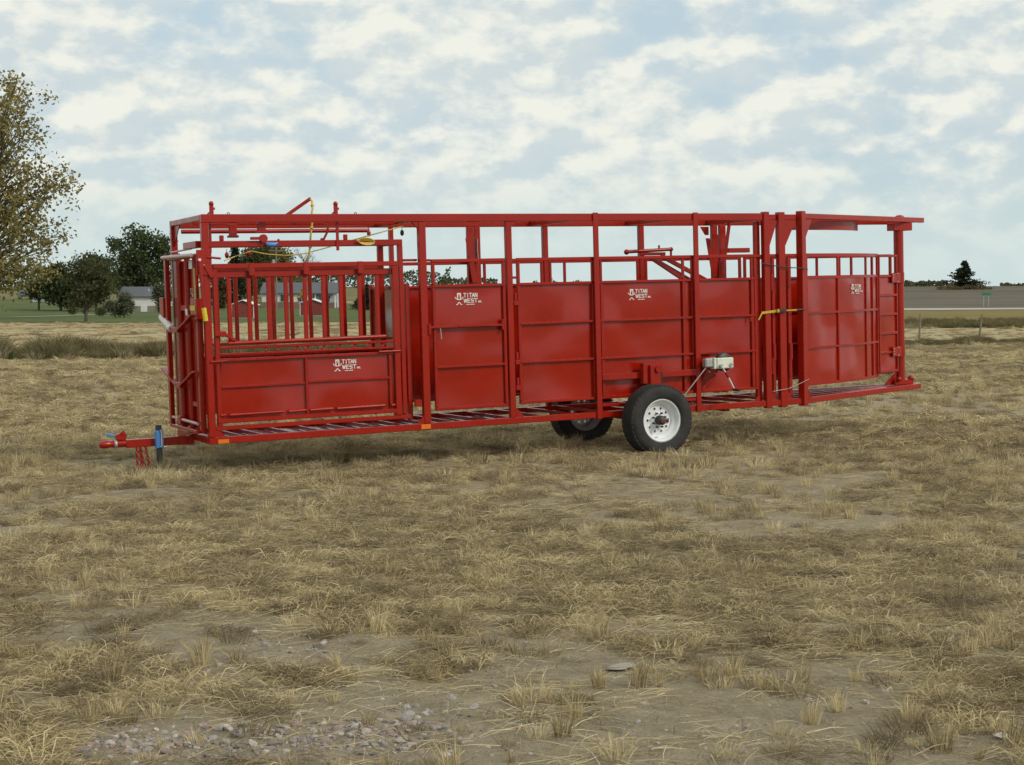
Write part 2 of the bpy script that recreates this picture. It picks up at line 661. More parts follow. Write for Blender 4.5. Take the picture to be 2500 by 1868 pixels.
def sheet(name, mat, ranges, lift, cols=40):
    """strip of ground cover between near and far edges: ranges = [(px, near distance, far distance)], following the terrain"""
    px = np.linspace(ranges[0][0], ranges[-1][0], cols)
    n0 = np.interp(px, [r[0] for r in ranges], [r[1] for r in ranges])
    n1 = np.interp(px, [r[0] for r in ranges], [r[2] for r in ranges])
    rows = 70
    vs, fs = [], []
    for j in range(rows):
        t = j / (rows - 1)
        for p, a, b in zip(px, n0, n1):
            d = a * (b / a) ** t
            x = (p - 1250) / FPX * d
            vs.append((x, d, ground_z(x, d) + lift))
    for j in range(rows - 1):
        for i in range(cols - 1):
            a = j * cols + i
            fs.append((a, a + 1, a + cols + 1, a + cols))
    return MB().add(vs, fs, True).build(name, mat, None, kind='structure')


sheet('stubble_field', 'stubble', [(-2600, 44, 119), (0, 44, 119), (900, 48, 123), (1010, 49, 236), (1250, 50, 236), (2500, 62, 150), (5000, 66, 150)], 0.03)
sheet('lawn', 'lawn', [(-2600, 118, 330), (380, 118, 330), (900, 122, 300), (1010, 126, 250)], 0.06)
sheet('verge', 'verge', [(1500, 97, 243), (2500, 97, 243), (5200, 97, 243)], 0.06)
sheet('road', 'concrete', [(1020, 240.5, 250), (2500, 240.5, 250), (6000, 240.5, 250)], 0.12)
sheet('ploughed_field', 'plough', [(1300, 250.3, 690), (2500, 250.3, 690), (6000, 250.3, 690)], 0.09)
sheet('far_pasture', 'hill', [(-2600, 331, 900), (700, 331, 900), (1290, 331, 900)], 0.05)
sheet('driveway', 'concrete', [(-1500, 148, 150.5), (0, 150, 153), (130, 165, 169), (230, 186, 191), (330, 205, 211)], 0.09)


# ------------------------------------------------------------------ the cattle chute trailer
# trailer axes: X from hitch end to rear, Y from near side to far side, Z up; nose down by 1.5 degrees
trailer = empty('livestock_chute_trailer', (0, 0, 0),
                'long red steel cattle chute and alley trailer with white wheels, parked on dry grass', 'trailer')
Rt = Matrix(((0.8967, -0.4418, -0.0268), (0.4419, 0.8971, -0.0057), (0.0266, -0.0063, 0.9996)))
th, al, be = math.radians(63.768), math.radians(1.527), math.radians(-0.363)
_ex = Vector((math.sin(th) * math.cos(al), math.cos(th) * math.cos(al), math.sin(al)))
_ez = Vector((-math.sin(th) * math.sin(al), -math.cos(th) * math.sin(al), math.cos(al)))
_ey0 = Vector((-math.cos(th), math.sin(th), 0))
_ey = _ey0 * math.cos(be) + _ez * math.sin(be)
_ez2 = -_ey0 * math.sin(be) + _ez * math.cos(be)
trailer.matrix_world = Matrix(((_ex.x, _ey.x, _ez2.x, -2.859), (_ex.y, _ey.y, _ez2.y, 14.659),
                               (_ex.z, _ey.z, _ez2.z, -1.3695 + EYE), (0, 0, 0, 1)))
T = trailer
W = 1.25


def part(name, mb, mat='red', parent=None, **k):
    return mb.build(name, mat, parent or T, **k)


# --- emblem and lettering (flat vinyl decals)
GLY = {'T': [((0, 1), (1, 1)), ((.5, 1), (.5, 0))],
       'I': [((.5, 1), (.5, 0))],
       'A': [((0, 0), (.5, 1)), ((.5, 1), (1, 0)), ((.22, .36), (.78, .36))],
       'N': [((.08, 0), (.08, 1)), ((.08, 1), (.92, 0)), ((.92, 0), (.92, 1))],
       'W': [((0, 1), (.25, 0)), ((.25, 0), (.5, .9)), ((.5, .9), (.75, 0)), ((.75, 0), (1, 1))],
       'E': [((.12, 0), (.12, 1)), ((.12, 1), (.9, 1)), ((.12, .5), (.75, .5)), ((.12, 0), (.9, 0))],
       'S': [((.9, .95), (.15, .95)), ((.15, .95), (.12, .55)), ((.12, .55), (.88, .45)), ((.88, .45), (.88, .05)), ((.88, .05), (.1, .05))],
       'C': [((.9, 1), (.12, .9)), ((.12, .9), (.12, .1)), ((.12, .1), (.9, 0))],
       '.': [((.3, 0), (.5, 0))]}


def decal(o, eu, ev, width):
    """decal plane at o spanned by eu (right) and ev (up); width = overall width in metres. Returns MB"""
    mb = MB()
    o, eu, ev = np.array(o, float), np.array(eu, float), np.array(ev, float)
    en = np.cross(eu, ev)
    k = width
    lay = [0]
    swap = [mb]

    def stroke(a, b, t):
        a, b = np.array(a, float), np.array(b, float)
        d = b - a
        d = d / (np.linalg.norm(d) + 1e-9)
        a, b = a - d * t * 0.4, b + d * t * 0.4
        p = np.array((-d[1], d[0])) * t / 2
        lay[0] += 1
        off = en * (0.0002 * (lay[0] % 7))
        q = [o + k * (eu * c[0] + ev * c[1]) + off for c in (a - p, b - p, b + p, a + p)]
        swap[0].add(q, [(0, 1, 2, 3)])

    def word(txt, x, y, w, h, t):
        cw = w / len(txt)
        for i, ch in enumerate(txt):
            g = 0.62 if ch == 'I' else 0.86
            for a, b in GLY[ch]:
                stroke((x + i * cw + a[0] * cw * g + cw * (1 - g) / 2, y + a[1] * h), (x + i * cw + b[0] * cw * g + cw * (1 - g) / 2, y + b[1] * h), t)
    word('TITAN', 0.31, 0.25, 0.53, 0.13, 0.026)
    word('WEST', 0.31, 0.065, 0.53, 0.125, 0.025)
    word('INC.', 0.845, 0.062, 0.18, 0.05, 0.017)
    stroke((0.42, 0.0), (0.52, 0.0), 0.022)
    stroke((0.55, 0.0), (0.71, 0.0), 0.022)
    letters, mb_ = mb, MB()
    swap[0] = mb_
    for a, b in (((.085, .2), (.085, .38)), ((.195, .2), (.195, .38))):
        stroke(a, b, .042)
    stroke((.085, .375), (.195, .375), .05)
    stroke((.14, .29), (.14, .36), .02)
    br = [(-.01, .255), (.025, .205), (.085, .178), (.14, .17), (.195, .178), (.255, .205), (.29, .255)]
    for a, b in zip(br, br[1:]):
        stroke(a, b, .028)
    mo = [(.04, .0), (.08, .012), (.105, .055), (.14, .075), (.175, .055), (.20, .012), (.24, .0)]
    for a, b in zip(mo, mo[1:]):
        stroke(a, b, .03)
    return letters, mb_


def put_decal_at(parent, o, eu, ev, width):
    letters, emblem = decal(o, eu, ev, width)
    part('lettering_decal', letters, 'white_decal', parent)
    part('hat_emblem_decal', emblem, 'white_decal', parent)


def put_decal(parent, x, z, width, y):
    put_decal_at(parent, (x, y, z), (1, 0, 0), (0, 0, 1), width)


# --- chassis
part('bottom_rail', B(-.035, 6.93, 0, .06, 0, .066))
part('bottom_rail', B(-.035, 9.42, W - .06, W, 0, .066))
part('front_rail', B(-.035, .03, .06, W - .06, 0, .07))
part('rear_side_rail', MB().beam((6.96, .03, .033), (9.56, 1.03, .033), .06, .066))
part('end_rail', MB().beam((9.52, .99, .033), (9.42, W - .03, .033), .06, .062))
part('floor_sheet', B(.03, 3.3, .06, W - .06, .016, .024, c=.001), 'sheet')
for x in (.33, .53, .83, 1.13, 1.43, 1.715, 2.015, 2.3, 2.575, 2.905, 3.25, 3.62, 4.0, 4.4, 5.2, 5.6, 6.0, 6.4, 6.8):
    part('floor_rung', MB().beam((x - .03, .062, .048), (x - .03, W - .062, .048), .035, .035))
for y0, y1, xe in ((.32, .94, 9.2), (.58, 1.02, 9.22), (.84, 1.09, 9.25), (1.08, 1.15, 9.3)):
    part('floor_bar', MB().beam((6.98, y0, .045), (xe, y1, .045), .045, .03))
for x in (4.95, 5.9):
    part('cross_member', B(x, x + .07, .06, W - .06, -.03, .028))

# roof rails
part('top_rail', B(-.035, 6.42, 0, .06, 2.118, 2.198))
part('top_rail', B(-.035, 9.45, W - .06, W, 2.118, 2.198))
part('roof_end_beam', B(-.035, .03, .06, W - .06, 2.142, 2.196))
for x in (2.2, 4.06, 5.33, 6.45):
    part('roof_cross_beam', B(x, x + .06, .06, W - .06, 2.125, 2.185))
part('rear_top_rail', MB().beam((6.96, .03, 2.166), (9.72, 1.12, 2.166), .06, .062))
part('top_link', B(6.505, 6.63, .02, .07, 2.12, 2.185))
part('top_link', B(6.725, 6.9, .02, .07, 2.12, 2.185))
part('top_end_beam', MB().beam((9.62, 1.1, 2.166), (9.44, W - .03, 2.166), .06, .058))
part('rope_pipe', MB().tube([(.06, 1.15, 2.085), (2.1, 1.15, 2.085)], .022))

# posts, near side then far side
part('post', B(-.037, .03, -.003, .062, .068, 2.117))
part('post', B(2.195, 2.272, -.002, .06, .067, 2.117))
part('post', B(3.18, 3.246, .002, .058, .067, 2.117))
part('post', B(4.21, 4.273, -.022, -.001, -.012, 2.207))
part('post', B(5.478, 5.54, -.022, -.001, -.012, 2.207))
part('hinge_post', B(6.36, 6.425, .065, .12, .0, 2.11))
part('hinge_post', B(6.43, 6.507, -.012, .06, -.022, 2.215))
part('hinge_post', B(6.632, 6.722, -.012, .06, -.022, 2.21))
part('hinge_post', MB().beam((6.965, .02, -.02), (6.965, .02, 2.222), .085, .085, up=(-.36, .93, 0)))
for x0, x1 in ((-.035, .03), (2.355, 2.398), (4.234, 4.294), (5.51, 5.573)):
    part('post', B(x0, x1, W - .061, W + .002, .067, 2.117))
# gussets
part('gusset', MB().prism([(.03, .067), (.13, .067), (.03, .16)], 'y', .004, .012))
part('gusset', MB().prism([(2.195, .067), (2.12, .067), (2.195, .15)], 'y', .004, .012))
part('gusset', MB().prism([(3.246, .067), (3.34, .067), (3.246, .17)], 'y', .004, .012))
part('gusset', MB().prism([(2.195, 2.117), (2.13, 2.117), (2.195, 2.05)], 'y', .01, .05))
part('gusset', MB().prism([(3.246, 2.117), (3.30, 2.117), (3.246, 2.06)], 'y', .01, .05))
part('gusset', MB().prism([(6.507, 1.80), (6.507, 2.117), (6.63, 2.117)], 'y', .01, .018))
part('gusset', MB().prism([(6.722, 1.80), (6.722, 2.117), (6.89, 2.117)], 'y', .01, .018))
part('gusset', MB().add([(7.0, .03, 1.83), (7.0, .03, 2.135), (7.19, .105, 2.135), (7.0, .042, 1.83), (7.0, .042, 2.135), (7.19, .117, 2.135)],
                        [(0, 2, 1), (3, 4, 5), (0, 1, 4, 3), (1, 2, 5, 4), (2, 0, 3, 5)]))
for x in (6.508, 6.723, 7.005):
    part('gusset', MB().prism([(x, .067), (x + .075, .067), (x, .2)], 'y', .008, .016))
part('gusset', MB().prism([(6.36, .067), (6.29, .067), (6.36, .15)], 'y', .03, .038))
part('gusset', MB().prism([(1.19, 2.142), (1.19, 1.93), (.95, 2.142)], 'x', -.01, -.002))
# reflectors
part('reflector', B(.045, .153, -.006, -.0005, .004, .044, c=.002), 'orange')
part('reflector', B(2.156, 2.262, -.006, -.0005, .009, .058, c=.002), 'orange')

# --- squeeze chute: barred upper side and sheeted lower side, near and far
cage = part('squeeze_side', B(.06, 1.955, 0, .045, 1.678, 1.725))
part('rail', B(.06, 1.89, .046, .085, 1.592, 1.655), 'red', cage)
part('upright', B(.055, .1, .004, .05, .17, 1.678), 'red', cage)
part('upright', B(1.893, 1.955, -.004, .05, .17, 1.678), 'red', cage)
for x in (.218, .415, .612, .786, .982, 1.173, 1.354, 1.553, 1.739):
    part('bar', B(x - .021, x + .021, .03, .056, .955, 1.592), 'red', cage)
for x in (.44, .99, 1.555):
    part('bracket', B(x - .028, x + .028, -.008, .05, 1.605, 1.728), 'red', cage)
part('slide_pipe', MB().tube([(.178, .0, .962), (1.80, .0, .972)], .019), 'red', cage)
part('rail', B(.1, 1.893, .006, .04, .905, .932), 'red', cage)
part('rail', B(.1, 1.893, .006, .04, .845, .868), 'red', cage)
part('rail', B(.1, 1.893, .002, .04, .788, .816), 'red', cage)
for i, x in enumerate((.56, .68, .84, .95, 1.12, 1.28, 1.44, 1.6, 1.76)):
    part('slat', MB().beam((x, .022, .867), (x + (.0 if i < 2 else .05), .03, .906), .02, .022), 'red', cage)
low = part('lower_panel', B(.1, 1.893, .036, .042, .235, .79, c=.001), 'sheet', cage)
part('stiffener', B(.945, .975, .004, .036, .237, .788), 'red', cage)
part('stiffener', B(.1, .945, .01, .036, .53, .556), 'red', cage)
part('stiffener', B(.975, 1.85, .01, .036, .54, .566), 'red', cage)
part('stiffener', B(1.83, 1.858, .008, .036, .25, .788), 'red', cage)
for a, b in ((.08, .13), (.17, .71), (.76, .94), (.98, 1.22), (1.26, 1.77), (1.84, 1.88)):
    part('slide_pipe', MB().tube([(a, .004, .272), (b, .004, .276)], .015), 'red', cage)
part('rail', B(.055, 1.955, -.002, .045, .195, .236), 'red', cage)
part('sill', B(.03, 2.05, .0, .05, .128, .168), 'red', cage)
part('latch', MB().tube([(.0, -.012, .792), (.16, -.012, .796)], .011).tube([(.11, -.014, .79), (.11, -.014, .705)], .007), 'red', cage)
part('latch', MB().tube([(1.72, -.012, .82), (1.95, -.012, .82)], .011), 'red', cage)
part('latch', MB().beam((.05, -.01, 1.06), (.16, -.01, 1.055), .03, .05).beam((.14, -.01, 1.06), (.25, -.012, .985), .025, .03), 'red', cage)
put_decal(cage, 1.25, .645, .285, .0335)

fcage = part('squeeze_side', B(.2, 2.25, W - .06, W - .01, 1.66, 1.72))
for x in (.42, .624, .835, 1.025, 1.225, 1.433, 1.615, 1.816, 2.033):
    part('bar', MB().beam((x, W - .035, .94), (x - .005, W - .045, 1.66), .026, .042, up=(1, 0, 0)), 'red', fcage)
part('rail', B(.1, 2.25, W - .05, W - .02, .905, .935), 'red', fcage)
part('rail', B(.1, 2.25, W - .05, W - .02, .78, .81), 'red', fcage)
part('lower_panel', B(.1, 2.25, W - .035, W - .03, .2, .785, c=.001), 'sheet', fcage)
part('upright', B(.1, .15, W - .05, W - .005, .17, 1.66), 'red', fcage)
part('upright', B(2.2, 2.25, W - .05, W - .005, .17, 1.66), 'red', fcage)

# chute top frame
ch = part('chute_top_frame', B(.03, 2.042, .07, .12, 1.885, 1.945))
part('crossbar', B(1.99, 2.042, .12, .62, 1.89, 1.94), 'red', ch)
part('rail', B(.03, 2.042, .62, .67, 1.9, 1.94), 'red', ch)
part('upright', B(1.992, 2.042, .068, .118, .17, 1.885), 'red', ch)
part('upright', B(1.99, 2.05, .62, .67, .17, 1.9), 'red', ch)
for x in (.16, 1.42):
    part('lug', B(x, x + .04, .08, .11, 1.945, 2.0), 'red', ch)
part('hanger', B(1.33, 1.36, .055, .068, 1.84, 2.118), 'red', ch)
part('hanger', B(.055, .08, .075, .1, 1.945, 2.118), 'red', ch)
part('hanger', B(.03, .075, .07, .11, 1.83, 1.885), 'red', ch)
# tail gate behind the squeeze
tg = part('tail_gate', B(2.1, 2.108, .16, 1.12, .24, 1.46, c=.001), 'sheet')
for y in (.13, .3, 1.12):
    part('gate_bar', B(2.08, 2.13, y, y + .045, .1, 1.5), 'red', tg)
part('rail', B(2.08, 2.13, .175, 1.12, 1.44, 1.48), 'red', tg)
for z in (.35, .58, .81, 1.04, 1.27):
    part('rung', B(2.07, 2.098, .18, .29, z, z + .02), 'red', tg)
part('stop_block', B(2.11, 2.19, .02, .06, .24, .31), 'red', tg)

# --- alley sides, near
def gate(x0, x1, y, uprights=(), stiff=(1.045, .64), top=1.737, sheet_top=1.45, bottom=.2, name='gate'):
    g = part(name, B(x0, x1, y, y + .035, sheet_top - .004, sheet_top + .026))
    part('rail', B(x0, x1, y, y + .035, top - .036, top), 'red', g)
    part('rail', B(x0, x1, y, y + .035, bottom, bottom + .032), 'red', g)
    for x in (x0, x1 - .034):
        part('upright', B(x, x + .034, y - .001, y + .034, bottom + .032, sheet_top - .004), 'red', g)
        part('upright', B(x, x + .034, y - .001, y + .034, sheet_top + .026, top - .036), 'red', g)
    for x in uprights:
        part('upright', B(x, x + .04, y + .0, y + .027, bottom + .032, sheet_top - .004), 'red', g)
        part('upright', B(x, x + .03, y + .0, y + .03, sheet_top + .026, top - .036), 'red', g)
    part('panel', B(x0 + .034, x1 - .034, y + .028, y + .032, bottom + .03, sheet_top, c=.001), 'sheet', g)
    for z in stiff:
        part('stiffener', B(x0 + .02, x1 - .02, y - .008, y + .026, z - .012, z + .014), 'red', g)
    return g


d1 = gate(2.335, 3.168, .02, stiff=(.632,), bottom=.185, name='side_door')
part('latch_bar', B(2.27, 3.11, -.008, .045, 1.03, 1.056), 'red', d1)
part('latch_bar', B(2.6, 2.95, -.016, -.008, 1.036, 1.062), 'red', d1)
part('latch_bracket', B(3.1, 3.125, -.012, .045, .99, 1.1), 'red', d1)
part('latch_bracket', B(2.265, 2.29, -.02, -.002, .97, 1.08), 'red', d1)
part('chain_rod', MB().tube([(2.40, -.005, 1.03), (2.41, -.005, .92)], .006), 'zinc', d1)
put_decal(d1, 2.60, 1.267, .30, .0465)
g2 = gate(3.305, 4.235, .02)
for z in (1.24, .62, .35):
    part('hinge', B(3.25, 3.3, -.006, .05, z, z + .05).box(3.262, 3.29, .0, .03, z + .05, z + .13), 'red', g2)
g3 = gate(4.26, 5.50, .02, uprights=(4.30, 5.345))
put_decal(g3, 4.665, 1.265, .285, .0465)
g4 = gate(5.525, 6.34, .02, uprights=(6.262,))
part('latch_pin', MB().beam((6.235, -.01, 1.03), (6.225, -.01, .975), .015, .02), 'red', g4)
part('spacer_rail', B(3.246, 3.305, .02, .05, 1.70, 1.73))
part('spacer_rail', B(3.246, 3.305, .02, .05, 1.52, 1.545))
part('spacer_rail', B(2.042, 2.195, .062, .1, 1.72, 1.745))
part('spacer_rail', B(2.272, 2.335, .03, .06, 1.715, 1.74))
part('spacer_rail', B(6.34, 6.43, .03, .06, 1.70, 1.73))
part('spacer_rail', B(6.507, 6.632, .03, .06, 1.70, 1.735))
part('spacer_rail', B(6.722, 6.92, .03, .06, 1.70, 1.735))

# alley sides, far
f1 = gate(2.4, 4.23, W - .055, uprights=(3.473,), stiff=())
f2 = gate(4.3, 5.505, W - .055, uprights=(4.492,), stiff=())
f3 = gate(5.58, 6.95, W - .055, stiff=())
f4 = gate(6.99, 9.28, W - .055, uprights=(8.08, 8.43, 8.62, 8.95), stiff=(1.045, .64))
# guillotine gate guides inside the alley
for nm, x0, x1, y in (('gate_guide', 3.255, 3.33, W - .12), ('gate_guide', 3.345, 3.412, W - .12), ('gate_guide', 6.487, 6.566, W - .12), ('gate_guide', 6.6, 6.687, W - .12)):
    part(nm, B(x0, x1, y, y + .05, .1, 2.116))
part('gate_plate', MB().prism([(3.21, 1.99), (3.27, 1.99), (3.34, 1.5), (3.28, 1.5)], 'y', W - .17, W - .155))
part('gate_plate', MB().prism([(6.25, 1.955), (6.30, 1.955), (6.40, 1.5), (6.33, 1.5)], 'y', .9, .915))
part('gate_plate', MB().prism([(6.37, 2.0), (6.45, 2.0), (6.47, 1.45), (6.39, 1.45)], 'y', .95, .965))
part('gate_plate', MB().prism([(6.30, 2.1), (6.42, 2.1), (6.42, 2.0), (6.37, 2.0)], 'y', W - .15, W - .14))
part('gate_lever', MB().tube([(6.585, .9, 2.15), (6.457, .9, 1.45)], .022))
part('gate_box', B(6.55, 6.86, .88, .95, 1.78, 1.835))
part('cable_guide', MB().tube([(3.37, W - .13, 1.98), (3.365, W - .13, 1.86), (3.375, W - .13, 1.72)], .006), 'zinc')
# folded lever arms above the panels
lv = part('folded_lever', MB().tube([(4.98, .6, 1.80), (5.57, .6, 1.822)], .020))
part('end_knob', MB().ball((4.98, .6, 1.798), .032), 'red', lv)
part('end_knob', MB().ball((5.57, .6, 1.822), .026), 'red', lv)
part('plate', B(5.15, 5.49, .585, .615, 1.755, 1.79), 'red', lv)
part('arm', MB().beam((5.30, .62, 1.735), (5.80, .62, 1.44), .03, .045, up=(0, 0, 1)), 'red', lv)
part('arm', MB().beam((5.42, .58, 1.75), (6.02, .58, 1.46), .03, .05, up=(0, 0, 1)), 'red', lv)
part('arm', MB().beam((5.36, .66, 1.73), (5.92, .66, 1.44), .03, .03, up=(0, 0, 1)), 'red', lv)
part('bolt', MB().tube([(5.14, .6, 1.80), (5.14, .6, 1.86)], .012).tube([(5.41, .6, 1.82), (5.41, .6, 1.87)], .012), 'red', lv)
part('drop_link', B(5.555, 5.58, .59, .61, 1.72, 1.82), 'red', lv)

# --- running gear
ax = part('axle_beam', B(4.275, 5.477, -.03, .018, .402, .472))
part('inner_rail', B(4.275, 5.477, -.012, .018, .118, .152))
sp = part('suspension_bracket', B(4.745, 4.985, -.1, -.031, .345, .57))
part('arm', B(4.815, 4.955, -.135, -.1, -.1, .55), 'red', sp)
part('bolt', MB().tube([(4.905, -.16, .5), (4.905, -.13, .5)], .035, 8), 'red', sp)
part('bolt', MB().tube([(4.955, -.13, .47), (4.955, -.125, .3)], .012, 8), 'black', sp)
part('axle_tube', MB().tube([(4.83, -.2, -.04), (4.83, W + .2, -.04)], .04, 14), 'red')


def wheel(x, z, side):
    """side -1 near, +1 far; yo(t): t metres inward from the outer rim plane"""
    yr = -.33 if side < 0 else W + .33

    def yo(t):
        return yr + t if side < 0 else yr - t
    w = empty_part('wheel', T)
    R = .383
    tw = .245
    prof = [(.228, .02), (.240, -.004), (.27, -.016), (.31, -.021), (.336, -.018), (.358, -.006), (.371, .012)]
    tread = []
    for i in range(5):
        a = .016 + i * .037
        tread += [(R, a), (R + .002, a + .028), (R - .010, a + .030), (R - .010, a + .034)]
    tread.append((R, .202))
    back = [(.371, .206), (.358, .22), (.336, .230), (.30, .234), (.25, .228), (.228, .21)]
    p = [(r, yo(t)) for r, t in prof + tread + back]
    ty = MB().lathe(p, (x, 0, z), 'y', 56)
    tyre = part('tyre', ty, 'tyre', w)
    # tread lugs along both shoulders
    lug = MB()
    for k in range(44):
        a = 2 * PI * k / 44
        for t, tt in ((.006, .03), (.19, .214)):
            c = np.array((x + (R - .0095) * math.cos(a), yo((t + tt) / 2), z + (R - .0095) * math.sin(a)))
            lug.frame(c, (math.cos(a), 0, math.sin(a)), (0, 1, 0), (-math.sin(a), 0, math.cos(a)), .0105, .013, .019, .004)
    part('tread', lug, 'tyre', w, kind='stuff')
    rp = [(.236, .0), (.237, .012), (.229, .016), (.2295, .006), (.220, .010), (.210, .028), (.198, .05), (.188, .06), (.172, .066), (.162, .078), (.158, .092)]
    rim = part('rim', MB().lathe([(r, yo(t)) for r, t in rp], (x, 0, z), 'y', 48), 'rim', w)
    bp = [(.236, .0), (.224, .03), (.205, .06), (.19, .1), (.19, .14), (.215, .18), (.228, .212)]
    part('rim_barrel', MB().lathe([(r, yo(t)) for r, t in bp], (x, 0, z), 'y', 40), 'rim_dark', w)
    # disc with ten round holes
    dm = MB()
    nh, r_in, r_out, rh, rc = 10, .09, .158, .0155, .128
    for k in range(nh):
        a0, a1 = 2 * PI * (k - .5) / nh, 2 * PI * (k + .5) / nh
        am = (a0 + a1) / 2
        outer, hole = [], []
        for j in range(16):
            q = 2 * PI * j / 16
            hole.append((rc + rh * math.cos(q), am + rh * math.sin(q) / rc))
            cx, sx = math.cos(q), math.sin(q)
            m = max(abs(cx), abs(sx))
            u, v = cx / m, sx / m
            rr = rc + (u * (r_out - rc) if u > 0 else u * (rc - r_in))
            outer.append((rr, am + v * (a1 - a0) / 2))
        vs = []
        for (r, a), t in [(h, .09) for h in hole] + [(o_, .092 if True else 0) for o_ in outer] + [(h, .112) for h in hole]:
            vs.append((x + r * math.cos(a), yo(t), z + r * math.sin(a)))
        fs = []
        for j in range(16):
            j2 = (j + 1) % 16
            fs.append((j, j2, 16 + j2, 16 + j))
            fs.append((j, j2, 32 + j2, 32 + j))
        dm.add(vs, fs)
    dm.lathe([(.09, yo(.092)), (.085, yo(.080)), (.072, yo(.074)), (.05, yo(.074)), (.03, yo(.074))], (x, 0, z), 'y', 32)
    part('disc', dm, 'rim', w)
    part('hub', MB().lathe([(.0, yo(-.012)), (.045, yo(-.010)), (.05, yo(.0)), (.05, yo(.08))], (x, 0, z), 'y', 24), 'black', w)
    part('spindle', MB().lathe([(.014, yo(-.075)), (.014, yo(-.095)), (.026, yo(-.095)), (.028, yo(-.08)), (.028, yo(-.01))], (x, 0, z), 'y', 20).tube([(x, yo(-.076), z), (x, yo(-.07), z)], .014, 10), 'rust', w)
    for k in range(8):
        a = 2 * PI * (k + .5) / 8
        c = (x + .079 * math.cos(a), 0, z + .079 * math.sin(a))
        part('lug_nut', MB().tube([(c[0], yo(.078), c[2]), (c[0], yo(.045), c[2])], .011, 6, smooth=False), 'black', w)
    part('valve_stem', MB().tube([(x - .06, yo(.05), z - .18), (x - .05, yo(.015), z - .178)], .005, 6), 'zinc', w)
    part('brake_drum', MB().lathe([(.0, yo(.13)), (.07, yo(.13)), (.078, yo(.14)), (.078, yo(.2)), (0, yo(.2))], (x, 0, z), 'y', 24), 'black', w)
    return w


def empty_part(name, parent):
    o = bpy.data.objects.new(name, None)
    col.objects.link(o)
    o.empty_display_size = 0.1
    o.parent = parent
    return o


wheel(4.83, -.042, -1)
wheel(4.83, -.042, 1)

# --- hand winch
wb = part('winch_bracket', B(5.56, 5.72, -.09, -.023, .42, .60))
part('brace', MB().beam((5.545, -.03, .24), (5.70, -.06, .40), .02, .03), 'red', wb)
part('bolt', MB().tube([(5.6, -.10, .44), (5.6, -.09, .44)], .01, 8), 'zinc', wb)
wi = part('winch', B(5.635, 5.857, -.2, -.155, .472, .592, c=.022), 'winch')
part('motor_box', B(5.5, 5.6, -.18, -.1, .492, .592, c=.012), 'zinc', wi)
part('side_plate', B(5.605, 5.635, -.19, -.1, .47, .596, c=.006), 'winch', wi)
part('drum', MB().lathe([(.0, -.15), (.095, -.15), (.105, -.14), (.105, -.1), (.095, -.09), (0, -.09)], (5.77, 0, .542), 'y', 28), 'black', wi)
part('crank_arm', MB().beam((5.675, -.222, .505), (5.755, -.225, .386), .012, .026, up=(0, 1, 0)).beam((5.752, -.226, .392), (5.835, -.228, .24), .012, .026, up=(0, 1, 0)), 'rim', wi)
part('crank_tape', MB().beam((5.722, -.2245, .436), (5.765, -.2265, .37), .014, .028, up=(0, 1, 0)), 'red', wi)
part('crank_grip', MB().tube([(5.83, -.225, .236), (5.83, -.33, .232)], .016, 12), 'black', wi)
part('shaft_nut', MB().tube([(5.675, -.235, .505), (5.675, -.2, .505)], .02, 8), 'zinc', wi)
part('shaft_nut', MB().tube([(5.815, -.212, .51), (5.815, -.2, .51)], .022, 8), 'zinc', wi)
part('cable', MB().tube([(5.53, -.15, .50), (5.235, -.12, .18)], .007, 6), 'zinc', wi)

# --- tongue, coupler, jack and chains
tn = part('tongue', B(-.70, -.036, .585, .665, -.032, .046))
part('tongue_brace', MB().prism([(-.11, -.04), (-.036, -.04), (-.036, .07), (-.09, .05)], 'y', .57, .584), 'red', tn)
part('tongue_sleeve', B(-.20, -.1, .58, .67, -.036, .05), 'red', tn)
cp = part('coupler', MB().lathe([(.0, -.955), (.028, -.952), (.036, -.93), (.04, -.90), (.034, -.86), (.03, -.84), (.036, -.83), (.036, -.7)], (0, .625, .012), 'x', 20))
part('collar', MB().lathe([(.030, -.815), (.041, -.812), (.041, -.785), (.030, -.782)], (0, .625, .012), 'x', 20), 'zinc', cp)
part('latch', MB().prism([(-.79, .05), (-.70, .05), (-.69, .10), (-.72, .125), (-.80, .098)], 'y', .60, .65).tube([(-.73, .59, .118), (-.73, .66, .118)], .02), 'red', cp)
part('latch_handle', MB().beam((-.885, .625, .113), (-.775, .625, .082), .035, .022), 'blue', cp)
jk = part('jack', B(-.418, -.366, .53, .582, -.292, .176), 'black')
part('jack_sleeve', B(-.428, -.355, .515, .584, -.05, .124), 'blue', jk)
part('jack_pin', MB().tube([(-.385, .505, .13), (-.375, .505, .10), (-.375, .505, -.03), (-.39, .51, -.035)], .008, 8), 'chrome', jk)
part('jack_bolt', MB().tube([(-.355, .53, -.042), (-.33, .53, -.042)], .012, 8), 'chrome', jk)


def chain(pts, lr, wr):
    mb = MB()
    P = [np.array(p, float) for p in pts]
    seg = [np.linalg.norm(b - a) for a, b in zip(P, P[1:])]
    L = sum(seg)
    n = int(L / (lr * 1.55))
    for i in range(n):
        t = (i + .5) / n * L
        k = 0
        while k < len(seg) - 1 and t > seg[k]:
            t -= seg[k]
            k += 1
        d = (P[k + 1] - P[k]) / seg[k]
        c = P[k] + d * t
        e = np.cross(d, (0, 1, 0) if i % 2 else (1, 0.2, 0))
        e /= np.linalg.norm(e)
        ring = [c + d * lr * math.cos(a) + e * lr * .62 * math.sin(a) for a in np.linspace(0, 2 * PI, 11)]
        mb.tube(ring, wr, 5, caps=False)
    return mb


